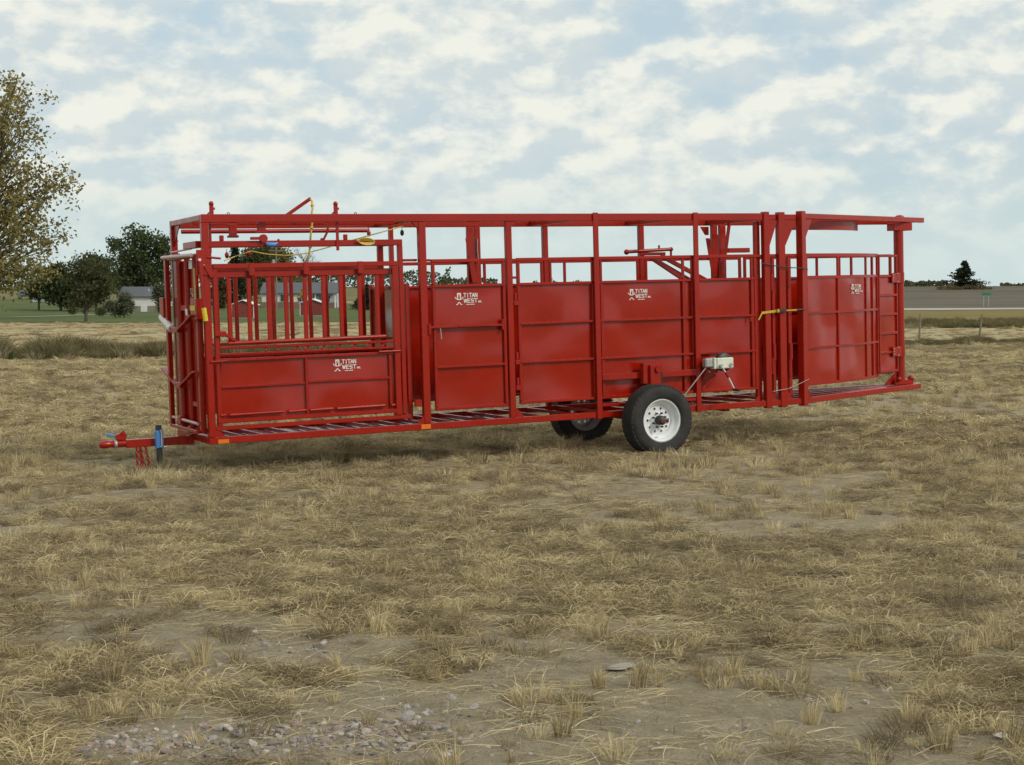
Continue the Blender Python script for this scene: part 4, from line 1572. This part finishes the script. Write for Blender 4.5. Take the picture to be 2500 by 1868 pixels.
stone(2462, 1826, .085, (.56, .54, .50), 'white stone nearest the lower right corner of the field', .5, 1)
stone(1882, 1222, .095, (.50, .45, .36), 'pale cream stone on bare soil right of the near wheel', .75, 2)
stone(1522, 1640, .15, (.37, .34, .285), 'flat grey slab of stone half buried in the foreground soil', .12, 3)
stone(286, 1480, .065, (.34, .245, .21), 'large pinkish stone alone on the soil at left', .6, 4)
stone(613, 1552, .048, (.56, .54, .52), 'small bright white stone in the left foreground straw', .9, 5)
stone(320, 1553, .045, (.035, .035, .037), 'small black stone on the left patch of bare soil', .9, 6)
stone(918, 1482, .034, (.33, .36, .42), 'small bluish grey stone beside a straw clump, left of centre', 1.0, 7)
stone(1563, 1784, .030, (.36, .38, .41), 'small round grey stone among upright stubble, right of centre', 1.0, 8)
stone(770, 1585, .07, (.12, .115, .115), 'flat dark grey stone among straw, left of centre', .4, 9)
stone(2300, 1745, .03, (.42, .35, .25), 'tiny tan stone in the right foreground soil', .8, 10)
stone(1790, 1075, .07, (.58, .55, .48), 'small white stone on soil right behind the near wheel', .6, 11)


# leafy green weed by the rear of the trailer
def weed_plant():
    x, y = px_ground(2312, 958)
    b = []
    for _ in range(110):
        a, q = RNG.uniform(0, 2 * PI), .14 * math.sqrt(RNG.uniform())
        p = np.array((q * math.cos(a) * 1.6, q * math.sin(a), 0))
        ln = RNG.uniform(.4, 1.35)
        L = RNG.uniform(.05, .16)
        d = np.array((math.cos(a) * math.sin(ln), math.sin(a) * math.sin(ln), math.cos(ln)))
        b.append((p, p + d * L * .6, p + d * L, .022, RNG.uniform()))
    o = bpy.data.objects.new('weed_plant', blades_mesh('weed_plant', b, 'weed_green'))
    col.objects.link(o)
    o.location = (x, y, ground_z(x, y))
    o['label'], o['category'] = 'low green leafy weed on bare ground beyond the rear end of the trailer', 'weed'


weed_plant()


# ------------------------------------------------------------------ trees
def tree(name, label, px, d, h, spread, leaf, nleaf, lsize, seed, cat='tree', group=None, trunk_h=.22, bare=False, weep=0.0, shape='round', clump=.9, base_z=None, dens=16, lean=(0, 0)):
    rg = np.random.default_rng(seed)
    x, y, z = spot(px, d)
    root = empty(name, (x, y, z), label, cat, group)
    wood, tips = MB(), []

    def grow(p, dr, L, r, lv):
        n = 4
        pts, rs = [p], [r]
        q, dd = p.copy(), dr.copy()
        for i in range(n):
            dd = dd + rg.normal(0, .16, 3) + np.array((0, 0, .05 - weep * lv * .05))
            dd /= np.linalg.norm(dd)
            q = q + dd * L / n
            pts.append(q.copy())
            rs.append(r * (1 - .5 * (i + 1) / n))
            if lv >= 2:
                tips.append((q.copy(), L))
        wood.tube(pts, rs, 6 if lv < 2 else 4, caps=False)
        if lv < (4 if bare else 3):
            k = rg.integers(3, 6) if lv else rg.integers(6, 9)
            for j in range(k):
                t = rg.uniform(.25, 1) if lv else rg.uniform(.45, 1.0)
                i = min(int(t * n), n - 1)
                s = pts[i] + (pts[i + 1] - pts[i]) * (t * n - i)
                a = rg.uniform(0, 2 * PI)
                up = rg.uniform(-.05, .9)
                out = np.array((math.cos(a) * spread, math.sin(a) * spread, up))
                nd_ = dd * .55 + out * .8
                nd_ /= np.linalg.norm(nd_)
                grow(s, nd_, L * rg.uniform(.45, .72), rs[i] * .55, lv + 1)
    grow(np.zeros(3), np.array((lean[0], lean[1], 1.0)), h * (.5 if not bare else .42), h * .024, 0)
    # scale the skeleton so the crown has the wanted height
    zmax = max([t[0][2] for t in tips]) if tips else h
    f = h * .94 / zmax
    wood.v = [(a * f, b * f, c * f) for a, b, c in wood.v]
    wood.build('trunk', 'bark', root)
    if bare:
        return root
    tips = [(t[0] * f, t[1]) for t in tips if t[0][2] * f > h * trunk_h]
    n = nleaf
    ti = rg.integers(0, len(tips), n // dens + 1)
    vs, fs, tone = np.zeros((n * 4, 3)), [], np.zeros(n * 4)
    for i in range(n):
        c = tips[ti[i // dens]][0] + rg.normal(0, clump, 3) * np.array((1, 1, .7))
        s = lsize * rg.uniform(.5, 1.25)
        a = rg.normal(0, 1, 3)
        a /= np.linalg.norm(a)
        b = np.cross(a, rg.normal(0, 1, 3))
        b /= np.linalg.norm(b)
        if weep:
            a = a * .4 + np.array((0, 0, -1.0)) * weep
            a /= np.linalg.norm(a)
        vs[i * 4:i * 4 + 4] = (c - a * s * .6, c + b * s * .38, c + a * s * .6, c - b * s * .38)
        tone[i * 4:i * 4 + 4] = rg.uniform(0, .6) + .5 * ((ti[i // dens] * 37) % 11) / 10
        fs.append((i * 4, i * 4 + 1, i * 4 + 2, i * 4 + 3))
    me = bpy.data.meshes.new('crown')
    me.from_pydata(vs.tolist(), [], fs)
    me.attributes.new('tone', 'FLOAT', 'POINT').data.foreach_set('value', tone.astype(np.float32))
    me.materials.append(M[leaf])
    o = bpy.data.objects.new('crown', me)
    col.objects.link(o)
    o.parent = root
    return root


def lobe_tree(name, label, base, d, lobes, leaf, nleaf, lsize, seed, cat='tree', group=None, per=20, clump=.55, trunk_r=.25, tz=.35, depth=1.0, twig=True):
    """tree with limbs reaching into uneven lobes of foliage; lobes in picture columns/rows of 2500 x 1868 at distance d, given real depth"""
    rg = np.random.default_rng(seed)
    x, y, z = spot(base, d)
    root = empty(name, (x, y, z), label, cat, group)
    k = d / FPX
    L = [((px - base) * k, EYE + (736 - py) * k - z, r * k) for px, py, r in lobes]
    top = max(l[1] + l[2] for l in L)
    mx = sum(l[0] for l in L) / len(L)
    wood = MB()
    spine = [np.array((0, 0, 0)), np.array((mx * .15, 0, top * .2)), np.array((mx * .4, rg.normal(0, .03) * top, top * .45)), np.array((mx * .7, 0, top * .72)), np.array((mx, 0, top * .92))]
    wood.tube(spine, [trunk_r * 1.25, trunk_r, trunk_r * .75, trunk_r * .4, trunk_r * .1], 8, caps=False)
    wts = np.array([l[2] ** 2 for l in L])
    wts /= wts.sum()
    ncl = max(6, nleaf // per)
    cl = []
    wid = max(l[0] + l[2] for l in L) - min(l[0] - l[2] for l in L)
    for i in range(ncl):
        l = L[rg.choice(len(L), p=wts)]
        v = rg.normal(0, 1, 3)
        v /= np.linalg.norm(v)
        v *= rg.uniform(.15, 1) ** .5
        yo = rg.uniform(-.32, .32) * wid * depth * (1 - .5 * abs(l[0] - mx) / (wid * .5 + 1e-6))
        cl.append(np.array((l[0] + v[0] * l[2], yo * .8 + v[1] * l[2], max(.15, l[1] + v[2] * l[2]))))
    if twig:
        for c in cl[::3]:
            t = min(.9, max(.12, (c[2] / top) * .75 - .08))
            i = min(int(t * 4), 3)
            s0 = spine[i] + (spine[i + 1] - spine[i]) * (t * 4 - i)
            m = s0 * .45 + c * .55 + rg.normal(0, .05, 3) * np.linalg.norm(c - s0) + np.array((0, 0, .05 * np.linalg.norm(c - s0)))
            r0 = trunk_r * .25
            wood.tube([s0, m, c], [r0, r0 * .55, r0 * .2], 4, caps=False)
    wood.build('trunk', 'bark', root)
    n = ncl * per
    vs, fs, tone = np.zeros((n * 4, 3)), [], np.zeros(n * 4)
    for i in range(n):
        c0 = cl[i // per]
        c = c0 + rg.normal(0, clump, 3) * np.array((1, 1, .75))
        s = lsize * rg.uniform(.5, 1.25)
        a = rg.normal(0, 1, 3)
        a /= np.linalg.norm(a)
        b = np.cross(a, rg.normal(0, 1, 3))
        b /= np.linalg.norm(b)
        vs[i * 4:i * 4 + 4] = (c - a * s * .6, c + b * s * .38, c + a * s * .6, c - b * s * .38)
        tone[i * 4:i * 4 + 4] = rg.uniform(0, .6) + .5 * ((i // per * 37) % 11) / 10
        fs.append((i * 4, i * 4 + 1, i * 4 + 2, i * 4 + 3))
    me = bpy.data.meshes.new('crown')
    me.from_pydata(vs.tolist(), [], fs)
    me.attributes.new('tone', 'FLOAT', 'POINT').data.foreach_set('value', tone.astype(np.float32))
    me.materials.append(M[leaf])
    o = bpy.data.objects.new('crown', me)
    col.objects.link(o)
    o.parent = root
    return root


def conifer(name, label, px, d, h, w, seed, cat='tree', group=None, lift=0.0, jag=1.0, n=5200, lsize=.34):
    """juniper: branches in tiers from a straight trunk, needles along each branch"""
    rg = np.random.default_rng(seed)
    x, y, z = spot(px, d)
    root = empty(name, (x, y, z + lift), label, cat, group)
    wood = MB().tube([(0, 0, 0), (rg.normal(0, .1), rg.normal(0, .1), h * .5), (0, 0, h)], [h * .03, h * .018, .03], 6)
    br = []
    for i in range(130):
        t = .02 + .96 * rg.uniform() ** 1.5
        R = w / 2 * (1 - t) ** 1.05 * rg.uniform(.6, 1.05 * jag) + .3
        a = rg.uniform(0, 2 * PI)
        p0 = np.array((0, 0, t * h))
        p1 = p0 + np.array((math.cos(a) * R, math.sin(a) * R, R * rg.uniform(-.06, .22)))
        br.append((p0, p1))
        wood.tube([p0, p1], [.06, .02], 4, caps=False)
    wood.build('trunk', 'bark', root)
    vs, fs, tone = np.zeros((n * 4, 3)), [], np.zeros(n * 4)
    for i in range(n):
        k = rg.integers(0, len(br))
        p0, p1 = br[k]
        t = rg.uniform(.1, 1.04)
        c = p0 + (p1 - p0) * t + rg.normal(0, .22 + .12 * (1 - t), 3) * np.array((1, 1, .8)) * min(1, h / 6)
        s = lsize * rg.uniform(.5, 1.2)
        a = (p1 - p0) / np.linalg.norm(p1 - p0) + rg.normal(0, .55, 3) + np.array((0, 0, .35))
        a /= np.linalg.norm(a)
        b = np.cross(a, rg.normal(0, 1, 3))
        b /= np.linalg.norm(b)
        vs[i * 4:i * 4 + 4] = (c - a * s * .6, c + b * s * .3, c + a * s * .6, c - b * s * .3)
        tone[i * 4:i * 4 + 4] = rg.uniform()
        fs.append((i * 4, i * 4 + 1, i * 4 + 2, i * 4 + 3))
    me = bpy.data.meshes.new('crown')
    me.from_pydata(vs.tolist(), [], fs)
    me.attributes.new('tone', 'FLOAT', 'POINT').data.foreach_set('value', tone.astype(np.float32))
    me.materials.append(M['needle'])
    o = bpy.data.objects.new('crown', me)
    col.objects.link(o)
    o.parent = root
    return root


G1 = 'trees around the farmyard'
lobe_tree('cottonwood_tree', 'huge cottonwood with thinning gold-green leaves at the left edge', -90, 150,
          [(35, 225, 45), (98, 227, 11), (44, 305, 52), (102, 330, 28), (26, 367, 60), (88, 432, 42), (150, 440, 34), (181, 497, 14), (88, 500, 52), (26, 473, 60), (146, 577, 20), (88, 562, 46), (20, 562, 60), (66, 641, 52),
           (20, 672, 52), (97, 668, 36), (10, 725, 25), (-60, 262, 70), (-120, 320, 100), (-60, 420, 100), (-160, 480, 110), (-80, 600, 100), (-200, 620, 110), (-260, 400, 110), (-200, 290, 90)],
          'leaf_gold', 26000, .36, 21, group=G1, per=22, clump=.55, trunk_r=.55, depth=.8)
lobe_tree('ash_tree', 'small olive tree with a slim trunk standing at the lawn edge', 211, 120,
          [(216, 641, 26), (190, 650, 22), (252, 662, 24), (221, 685, 42), (185, 690, 26), (258, 698, 26), (221, 722, 30), (190, 734, 18)], 'leaf_mid', 5600, .19, 33, group=G1, per=20, clump=.22, trunk_r=.12)
lobe_tree('shade_tree', 'tall dark green tree rising just left of the head gate', 345, 250,
          [(327, 572, 20), (287, 601, 20), (353, 584, 26), (397, 603, 28), (336, 619, 38), (378, 641, 42), (309, 662, 36), (283, 622, 20), (366, 686, 34), (318, 700, 30), (268, 590, 8)], 'leaf_dark', 9000, .46, 41, group=G1, per=20, clump=.55, trunk_r=.3)
lobe_tree('shade_tree', 'dark tree directly behind the slim olive one', 236, 235,
          [(228, 640, 20), (250, 652, 18), (236, 676, 30), (262, 690, 24), (214, 690, 22), (240, 712, 26)], 'leaf_dark', 6500, .42, 42, group=G1, per=20, clump=.5, trunk_r=.2)
lobe_tree('shade_tree', 'dark small tree with bare lower trunk nearest the blue pickup', 96, 240,
          [(92, 706, 18), (108, 694, 20), (82, 716, 12), (112, 716, 14)], 'leaf_dark', 3600, .36, 43, group=G1, per=20, clump=.4, trunk_r=.16)
lobe_tree('shade_tree', 'dark tree between the white outbuilding and the slim olive tree', 150, 236,
          [(146, 665, 22), (124, 690, 24), (160, 690, 26), (150, 716, 28), (126, 720, 18), (168, 735, 14)], 'leaf_dark', 6000, .4, 44, group=G1, per=20, clump=.45, trunk_r=.2)
lobe_tree('olive_tree', 'pale grey-green bushy tree in front of the white house', 304, 150,
          [(307, 726, 14), (304, 749, 20), (316, 745, 12), (270, 747, 11), (284, 758, 14)], 'leaf_grey', 3600, .17, 51, group=G1, per=20, clump=.2, trunk_r=.06)
lobe_tree('olive_tree', 'grey-green tree at the head gate hiding the end of the white house', 392, 160,
          [(392, 724, 14), (390, 706, 12), (398, 742, 14), (406, 722, 16), (402, 752, 12)], 'leaf_grey', 4200, .19, 52, group=G1, per=20, clump=.24, trunk_r=.08)
lobe_tree('maple_tree', 'yellowing tree seen through the bars left of the pole', 612, 310,
          [(645, 612, 18), (618, 628, 26), (640, 650, 30), (590, 678, 28), (610, 700, 28), (600, 650, 24), (645, 690, 24)], 'leaf_mid', 8200, .5, 61, group=G1, per=20, clump=.6, trunk_r=.25)
lobe_tree('maple_tree', 'yellow-green tree behind the roof of the grey house, beside the pole', 676, 325,
          [(660, 612, 20), (690, 626, 20), (672, 645, 32), (690, 668, 26), (650, 672, 22), (705, 655, 14), (720, 690, 18), (745, 690, 14)], 'leaf_gold', 8200, .5, 62, group=G1, per=20, clump=.6, trunk_r=.22)
lobe_tree('maple_tree', 'brown leaved small tree left of the first red shed', 538, 255,
          [(541, 696, 16), (541, 723, 16), (537, 745, 12), (532, 682, 13), (524, 715, 14)], 'leaf_brown', 4200, .36, 63, group=G1, per=20, clump=.4, trunk_r=.12)
conifer('spruce_tree', 'narrow dark spruce standing behind the yellowing tree', 575, 300, 11.5, 5.0, 64, group=G1, n=3600, lsize=.5)
tree('bare_tree', 'leafless grey tree above the roof of the grey house', 748, 330, 13.5, 1.15, 'leaf_brown', 0, .3, 71, group=G1, bare=True)
conifer('juniper_bush', 'broad dark juniper right of the grey house', 893, 250, 4.1, 4.6, 72, cat='bush', n=4200, lsize=.3)
tree('round_shrub', 'round dark clipped shrub right of the slim leaning trunk', 244, 165, 1.0, 1.3, 'leaf_dark', 1800, .12, 81, cat='shrub', clump=.16, trunk_h=.02, group='shrubs on the lawn')
tree('round_shrub', 'low dull shrub left of the slim leaning trunk', 178, 178, .85, 1.5, 'leaf_mid', 1500, .12, 82, cat='shrub', clump=.18, trunk_h=.02, group='shrubs on the lawn')
conifer('juniper_tree', 'lone dark juniper on the rise at the right', 2352, 520, 9.6, 14.5, 91, n=6400, lsize=.62, jag=1.2)


def mass(name, label, spans, mat, n, lsize, seed):
    """a far wood that reads as one mass"""
    rg = np.random.default_rng(seed)
    vs, fs, tone = np.zeros((n * 4, 3)), [], np.zeros(n * 4)
    wts = np.array([s[1] - s[0] for s in spans], float)
    wts /= wts.sum()
    for i in range(n):
        s = spans[rg.choice(len(spans), p=wts)]
        px = rg.uniform(s[0], s[1])
        d = s[2] * rg.uniform(.97, 1.03)
        x = (px - 1250) / FPX * d
        top = s[3] * (.55 + .75 * max(0, .5 + mnoise.noise(Vector((px * .045, s[2], seed))) * .8 + .35 * mnoise.noise(Vector((px * .16, s[2], seed)))))
        c = np.array((x, d, ground_z(x, d) + top * rg.uniform(0, 1) ** .7))
        a = rg.normal(0, 1, 3)
        a /= np.linalg.norm(a)
        b = np.cross(a, rg.normal(0, 1, 3))
        b /= np.linalg.norm(b)
        z = lsize * rg.uniform(.5, 1.2)
        vs[i * 4:i * 4 + 4] = (c - a * z * .6, c + b * z * .4, c + a * z * .6, c - b * z * .4)
        tone[i * 4:i * 4 + 4] = rg.uniform()
        fs.append((i * 4, i * 4 + 1, i * 4 + 2, i * 4 + 3))
    me = bpy.data.meshes.new(name)
    me.from_pydata(vs.tolist(), [], fs)
    me.attributes.new('tone', 'FLOAT', 'POINT').data.foreach_set('value', tone.astype(np.float32))
    me.materials.append(M[mat])
    o = bpy.data.objects.new(name, me)
    col.objects.link(o)
    o['kind'], o['label'] = 'stuff', label


mass('far_treeline', 'far wooded line along the horizon', [(-400, 520, 620, 7), (760, 1100, 620, 7.0), (1080, 1215, 680, 4.0), (1215, 2180, 820, 1.8), (1300, 1420, 780, 4), (2200, 2310, 640, 2.3), (2320, 2460, 780, 1.0), (2440, 2900, 700, 1.9)], 'leaf_mid', 26000, 1.05, 5)
mass('roadside_brush', 'brown brush at the foot of the lone juniper', [(2285, 2330, 515, 1.0), (2310, 2400, 512, 1.5), (2380, 2420, 516, .7)], 'leaf_brown', 1300, .55, 6)

# ------------------------------------------------------------------ buildings and yard things
M['white_wall'] = mat_basic('white_siding', (.66, .66, .62), .6, .05, 1.5)
M['grey_and_shaded_wall'] = mat_basic('grey_and_shaded_siding', (.44, .46, .48), .6, .05, 1.5)  # also carries the painted shade on the ranch house's left end
M['roof'] = mat_basic('slate_shingle', (.105, .112, .125), .85, .15, 2)
M['brick_red'] = mat_basic('brick_base', (.24, .135, .11), .85, .2, 6)
M['glass'] = mat_basic('dark_window_glass', (.06, .07, .085), .15, .1, 2)
M['shed_red'] = mat_basic('barn_red_siding', (.205, .038, .032), .75, .12, 3)
M['shed_roof'] = mat_basic('white_metal_roof', (.74, .74, .73), .45, .05, 2)
M['tan_brick'] = mat_basic('tan_brick', (.235, .205, .165), .85, .15, 4)
M['sign_green'] = mat_basic('green_sign_face', (.012, .20, .13), .4, .05)
M['truck_blue'] = mat_basic('blue_truck_paint', (.10, .20, .36), .3, .08, coat=.5)


def gable(mb, x0, x1, y0, y1, z0, z1, ov=.35, th=.14):
    """gable roof slab, ridge along x"""
    ym = (y0 + y1) / 2
    k = (z1 - z0) / (ym - y0)
    for s in (-1, 1):
        ye = y0 - ov if s < 0 else y1 + ov
        ze = z0 - k * ov
        a = [(x0 - ov, ye, ze), (x1 + ov, ye, ze), (x1 + ov, ym, z1), (x0 - ov, ym, z1)]
        b = [(p[0], p[1], p[2] + th) for p in a]
        mb.add(a + b, [(0, 1, 2, 3), (4, 7, 6, 5), (0, 4, 5, 1), (1, 5, 6, 2), (2, 6, 7, 3), (3, 7, 4, 0)])
    return mb


def window(parent, x0, x1, y, z0, z1, frame='white_wall'):
    w = B(x0 - .07, x1 + .07, y - .05, y + .02, z0 - .07, z1 + .07, c=.004).build('window', frame, parent)
    B(x0, (x0 + x1) / 2 - .02, y - .062, y - .052, z0, z1, c=.002).build('pane', 'glass', w)
    B((x0 + x1) / 2 + .02, x1, y - .062, y - .052, z0, z1, c=.002).build('pane', 'glass', w)
    return w


# grey ranch house seen through the bars
hx, hy, hz = spot(640, 262)
ho = empty('ranch_house', (hx, hy, hz), 'grey ranch house with slate roof and white porch, seen through the bars', 'house')
B(0, 8.6, 0, 8, 0, 1.0, c=.01).build('brick_base', 'brick_red', ho)
MB().box(0.02, 8.58, .03, 7.98, 1.0, 2.55, c=.01).build('wall', 'white_wall', ho)
MB().prism([(0, 2.55), (8, 2.55), (4, 4.15)], 'x', .03, .2).build('gable_wall', 'grey_and_shaded_wall', ho)  # grey-blue puts the shade of the left gable into its colour
B(-.02, .0, .02, 7.98, 1.0, 2.56, c=.004).build('side_wall', 'grey_and_shaded_wall', ho)  # shaded left side, its shade painted in as grey-blue
gable(MB(), 0, 12.6, 0, 8, 2.55, 4.25).build('roof', 'roof', ho)
B(8.6, 12.6, 1.8, 7.98, 0, 2.55, c=.01).build('porch_wall', 'grey_and_shaded_wall', ho)
B(8.6, 12.6, 1.5, 1.79, 0, .95, c=.01).build('porch_base', 'brick_red', ho)
for x in (9.0, 10.4, 12.4):
    B(x, x + .22, .0, .22, 0, 2.45, c=.01).build('porch_post', 'shed_roof', ho)
B(8.7, 12.7, -.05, .2, 2.38, 2.6, c=.01).build('porch_beam', 'shed_roof', ho)
window(ho, .9, 1.6, 0.0, 1.1, 2.2)
window(ho, 3.2, 4.6, 0.0, 1.1, 2.2)
window(ho, 6.2, 7.4, 0.0, 1.1, 2.2)
window(ho, 10.0, 11.4, 1.78, 1.0, 2.2)
d = B(8.8, 9.6, 1.72, 1.8, 0, 2.1, c=.01).build('door', 'white_wall', ho)
B(9.48, 9.53, 1.68, 1.72, 1.0, 1.05, c=.004).build('handle', 'black', d)

# white house at the left
hx, hy, hz = spot(292, 235)
wh = empty('white_house', (hx, hy, hz), 'white house with grey roof and tan brick base left of the head gate', 'house')
MB().box(0, 9.5, 0, 7, .9, 2.4, c=.01).build('wall', 'white_wall', wh)
B(.02, 9.48, .02, 6.98, 0, .9, c=.01).build('brick_base', 'tan_brick', wh)
B(3.3, 4.3, -.06, .05, .0, 1.0, c=.01).build('door', 'white_wall', wh)
rf = gable(MB(), 0, 9.5, 0, 7, 2.4, 3.75).build('roof', 'roof', wh)
MB().tube([(4.2, 1.6, 2.9), (4.2, 1.6, 3.55)], .06, 8).build('vent_pipe', 'shed_roof', rf)
window(wh, 6.0, 7.2, 0.0, 1.2, 2.0)

# white outbuilding behind the small trees
hx, hy, hz = spot(78, 300)
ob = empty('outbuilding', (hx, hy, hz), 'low pale outbuilding half hidden behind the small dark trees', 'shed')
B(0, 3.0, 0, 3, .1, 1.75, c=.01).build('wall', 'grey_and_shaded_wall', ob)
B(3.0, 3.9, -.2, 3, 0, 1.95, c=.01).build('door_panel', 'white_wall', ob)
gable(MB(), 0, 3.9, 0, 3, 1.9, 2.4, .15).build('roof', 'roof', ob)


def shed(px, d, w, h, label):
    x, y, z = spot(px, d)
    s = empty('garden_shed', (x, y, z), label, 'shed', 'red sheds on the lawn')
    D = w * 1.25
    B(0, w, 0, D, .08, h * .74, c=.01).build('wall', 'shed_red', s)
    MB().prism([(.0, h * .74), (w, h * .74), (w / 2, h * .95)], 'y', .01, D - .01).build('gable_wall', 'shed_red', s)
    mb = MB()
    for sgn in (0, 1):
        xe = -.12 if sgn == 0 else w + .12
        a = [(xe, -.15, h * .70), (w / 2, -.15, h * .955), (w / 2, D + .15, h * .955), (xe, D + .15, h * .70)]
        b = [(p[0], p[1], p[2] + .07) for p in a]
        mb.add(a + b, [(0, 1, 2, 3), (4, 7, 6, 5), (0, 4, 5, 1), (1, 5, 6, 2), (2, 6, 7, 3), (3, 7, 4, 0)])
    mb.build('roof', 'shed_roof', s)
    B(-.03, w + .03, -.03, D + .03, 0, .08, c=.01).build('skid', 'shed_roof', s)
    for x in (-.02, w - .05):
        B(x, x + .07, -.03, .04, .08, h * .74, c=.004).build('corner_trim', 'shed_roof', s)
    dd = B(w * .3, w * .7, -.03, .0, .1, h * .66, c=.005).build('door', 'shed_red', s)
    B(w * .48, w * .52, -.05, -.03, h * .3, h * .36, c=.003).build('handle', 'black', dd)


shed(566, 148, 2.15, 1.85, 'red shed with white roof on the lawn, nearer the head gate')
shed(733, 172, 2.6, 2.0, 'red shed with white roof and white corner trim in front of the porch')

# utility pole
x, y, z = spot(676, 258)
up = empty('utility_pole', (x, y, z), 'wooden utility pole with transformer in front of the grey house', 'pole')
MB().tube([(0, 0, 0), (0, 0, 10.2)], [.17, .12], 10).build('pole', 'post_wood', up)
MB().tube([(-.45, 0, 7.4), (-.45, 0, 8.2)], .26, 12).build('transformer', 'zinc', up)
B(-1.1, 1.1, -.06, .06, 9.6, 9.75).build('crossarm', 'post_wood', up)

# blue pickup, facing us
x, y, z = spot(58, 330)
tk = empty('pickup_truck', (x, y, z), 'old blue pickup truck parked under the cottonwood', 'truck', rz=math.radians(12))
MB().prism([(-1.0, .55), (1.0, .55), (1.02, .95), (.95, 1.12), (-.95, 1.12), (-1.02, .95)], 'y', 0, 1.6).build('hood', 'truck_blue', tk)
MB().prism([(-.98, 1.1), (.98, 1.1), (.82, 1.82), (.6, 1.9), (-.6, 1.9), (-.82, 1.82)], 'y', 1.5, 3.0).build('cab', 'truck_blue', tk)
MB().prism([(-.8, 1.2), (.8, 1.2), (.7, 1.74), (-.7, 1.74)], 'y', 1.46, 1.51).build('windshield', 'glass', tk)
B(-1.0, 1.0, 3.0, 5.2, .55, 1.2, c=.03).build('bed', 'truck_blue', tk)
B(-.7, .7, -.06, .0, .68, .95, c=.02).build('grille', 'black', tk)
B(-1.02, 1.02, -.16, -.07, .42, .6, c=.03).build('bumper', 'chrome', tk)
for sx in (-1, 1):
    MB().tube([(sx * .84, -.08, .84), (sx * .84, .02, .84)], .11, 12).build('headlight', 'white_decal', tk)
    for yy in (.8, 4.2):
        MB().lathe([(.15, -.12), (.36, -.12), (.38, -.06), (.38, .06), (.36, .12), (.15, .12)], (sx * .88, yy, .38), 'x', 20).build('wheel', 'tyre', tk)

# green road sign on two posts beyond the road
x, y, z = spot(2406, 262)
sg = empty('road_sign', (x, y, z), 'small green road sign on two posts beyond the road', 'sign')
B(-.78, .78, -.03, .0, 1.95, 2.42, c=.004).build('sign_face', 'sign_green', sg)
for sx in (-.42, .42):
    B(sx - .05, sx + .05, .0, .08, 0, 1.94, c=.004).build('post', 'zinc', sg)

# wire fence by the weeds at the right: two wooden posts in view, wires between
fe = empty('wire_fence', spot(2245, 66), 'old wire fence with weathered leaning posts beyond the weeds', 'fence')
fb = Vector(spot(2245, 66))
prev = None
tops = []
for px, dd, lean in ((1180, 62, .03), (1420, 63, -.02), (1660, 64, .03), (1890, 64.5, -.03), (2100, 65, .02), (2244, 66, .03), (2390, 66.5, .12), (2540, 67, -.03), (2690, 68, .04)):
    p = Vector(spot(px, dd)) - fb
    t = p + Vector((lean, 0, 1.12))
    MB().tube([tuple(p), tuple(p * .5 + t * .5), tuple(t)], [.05, .045, .038], 8).build('post', 'post_wood', fe)
    tops.append((p, t))
for f in (.45, .7, .93):
    MB().tube([tuple(p * (1 - f) + t * f) for p, t in tops], .0022, 4).build('wire', 'rust', fe)
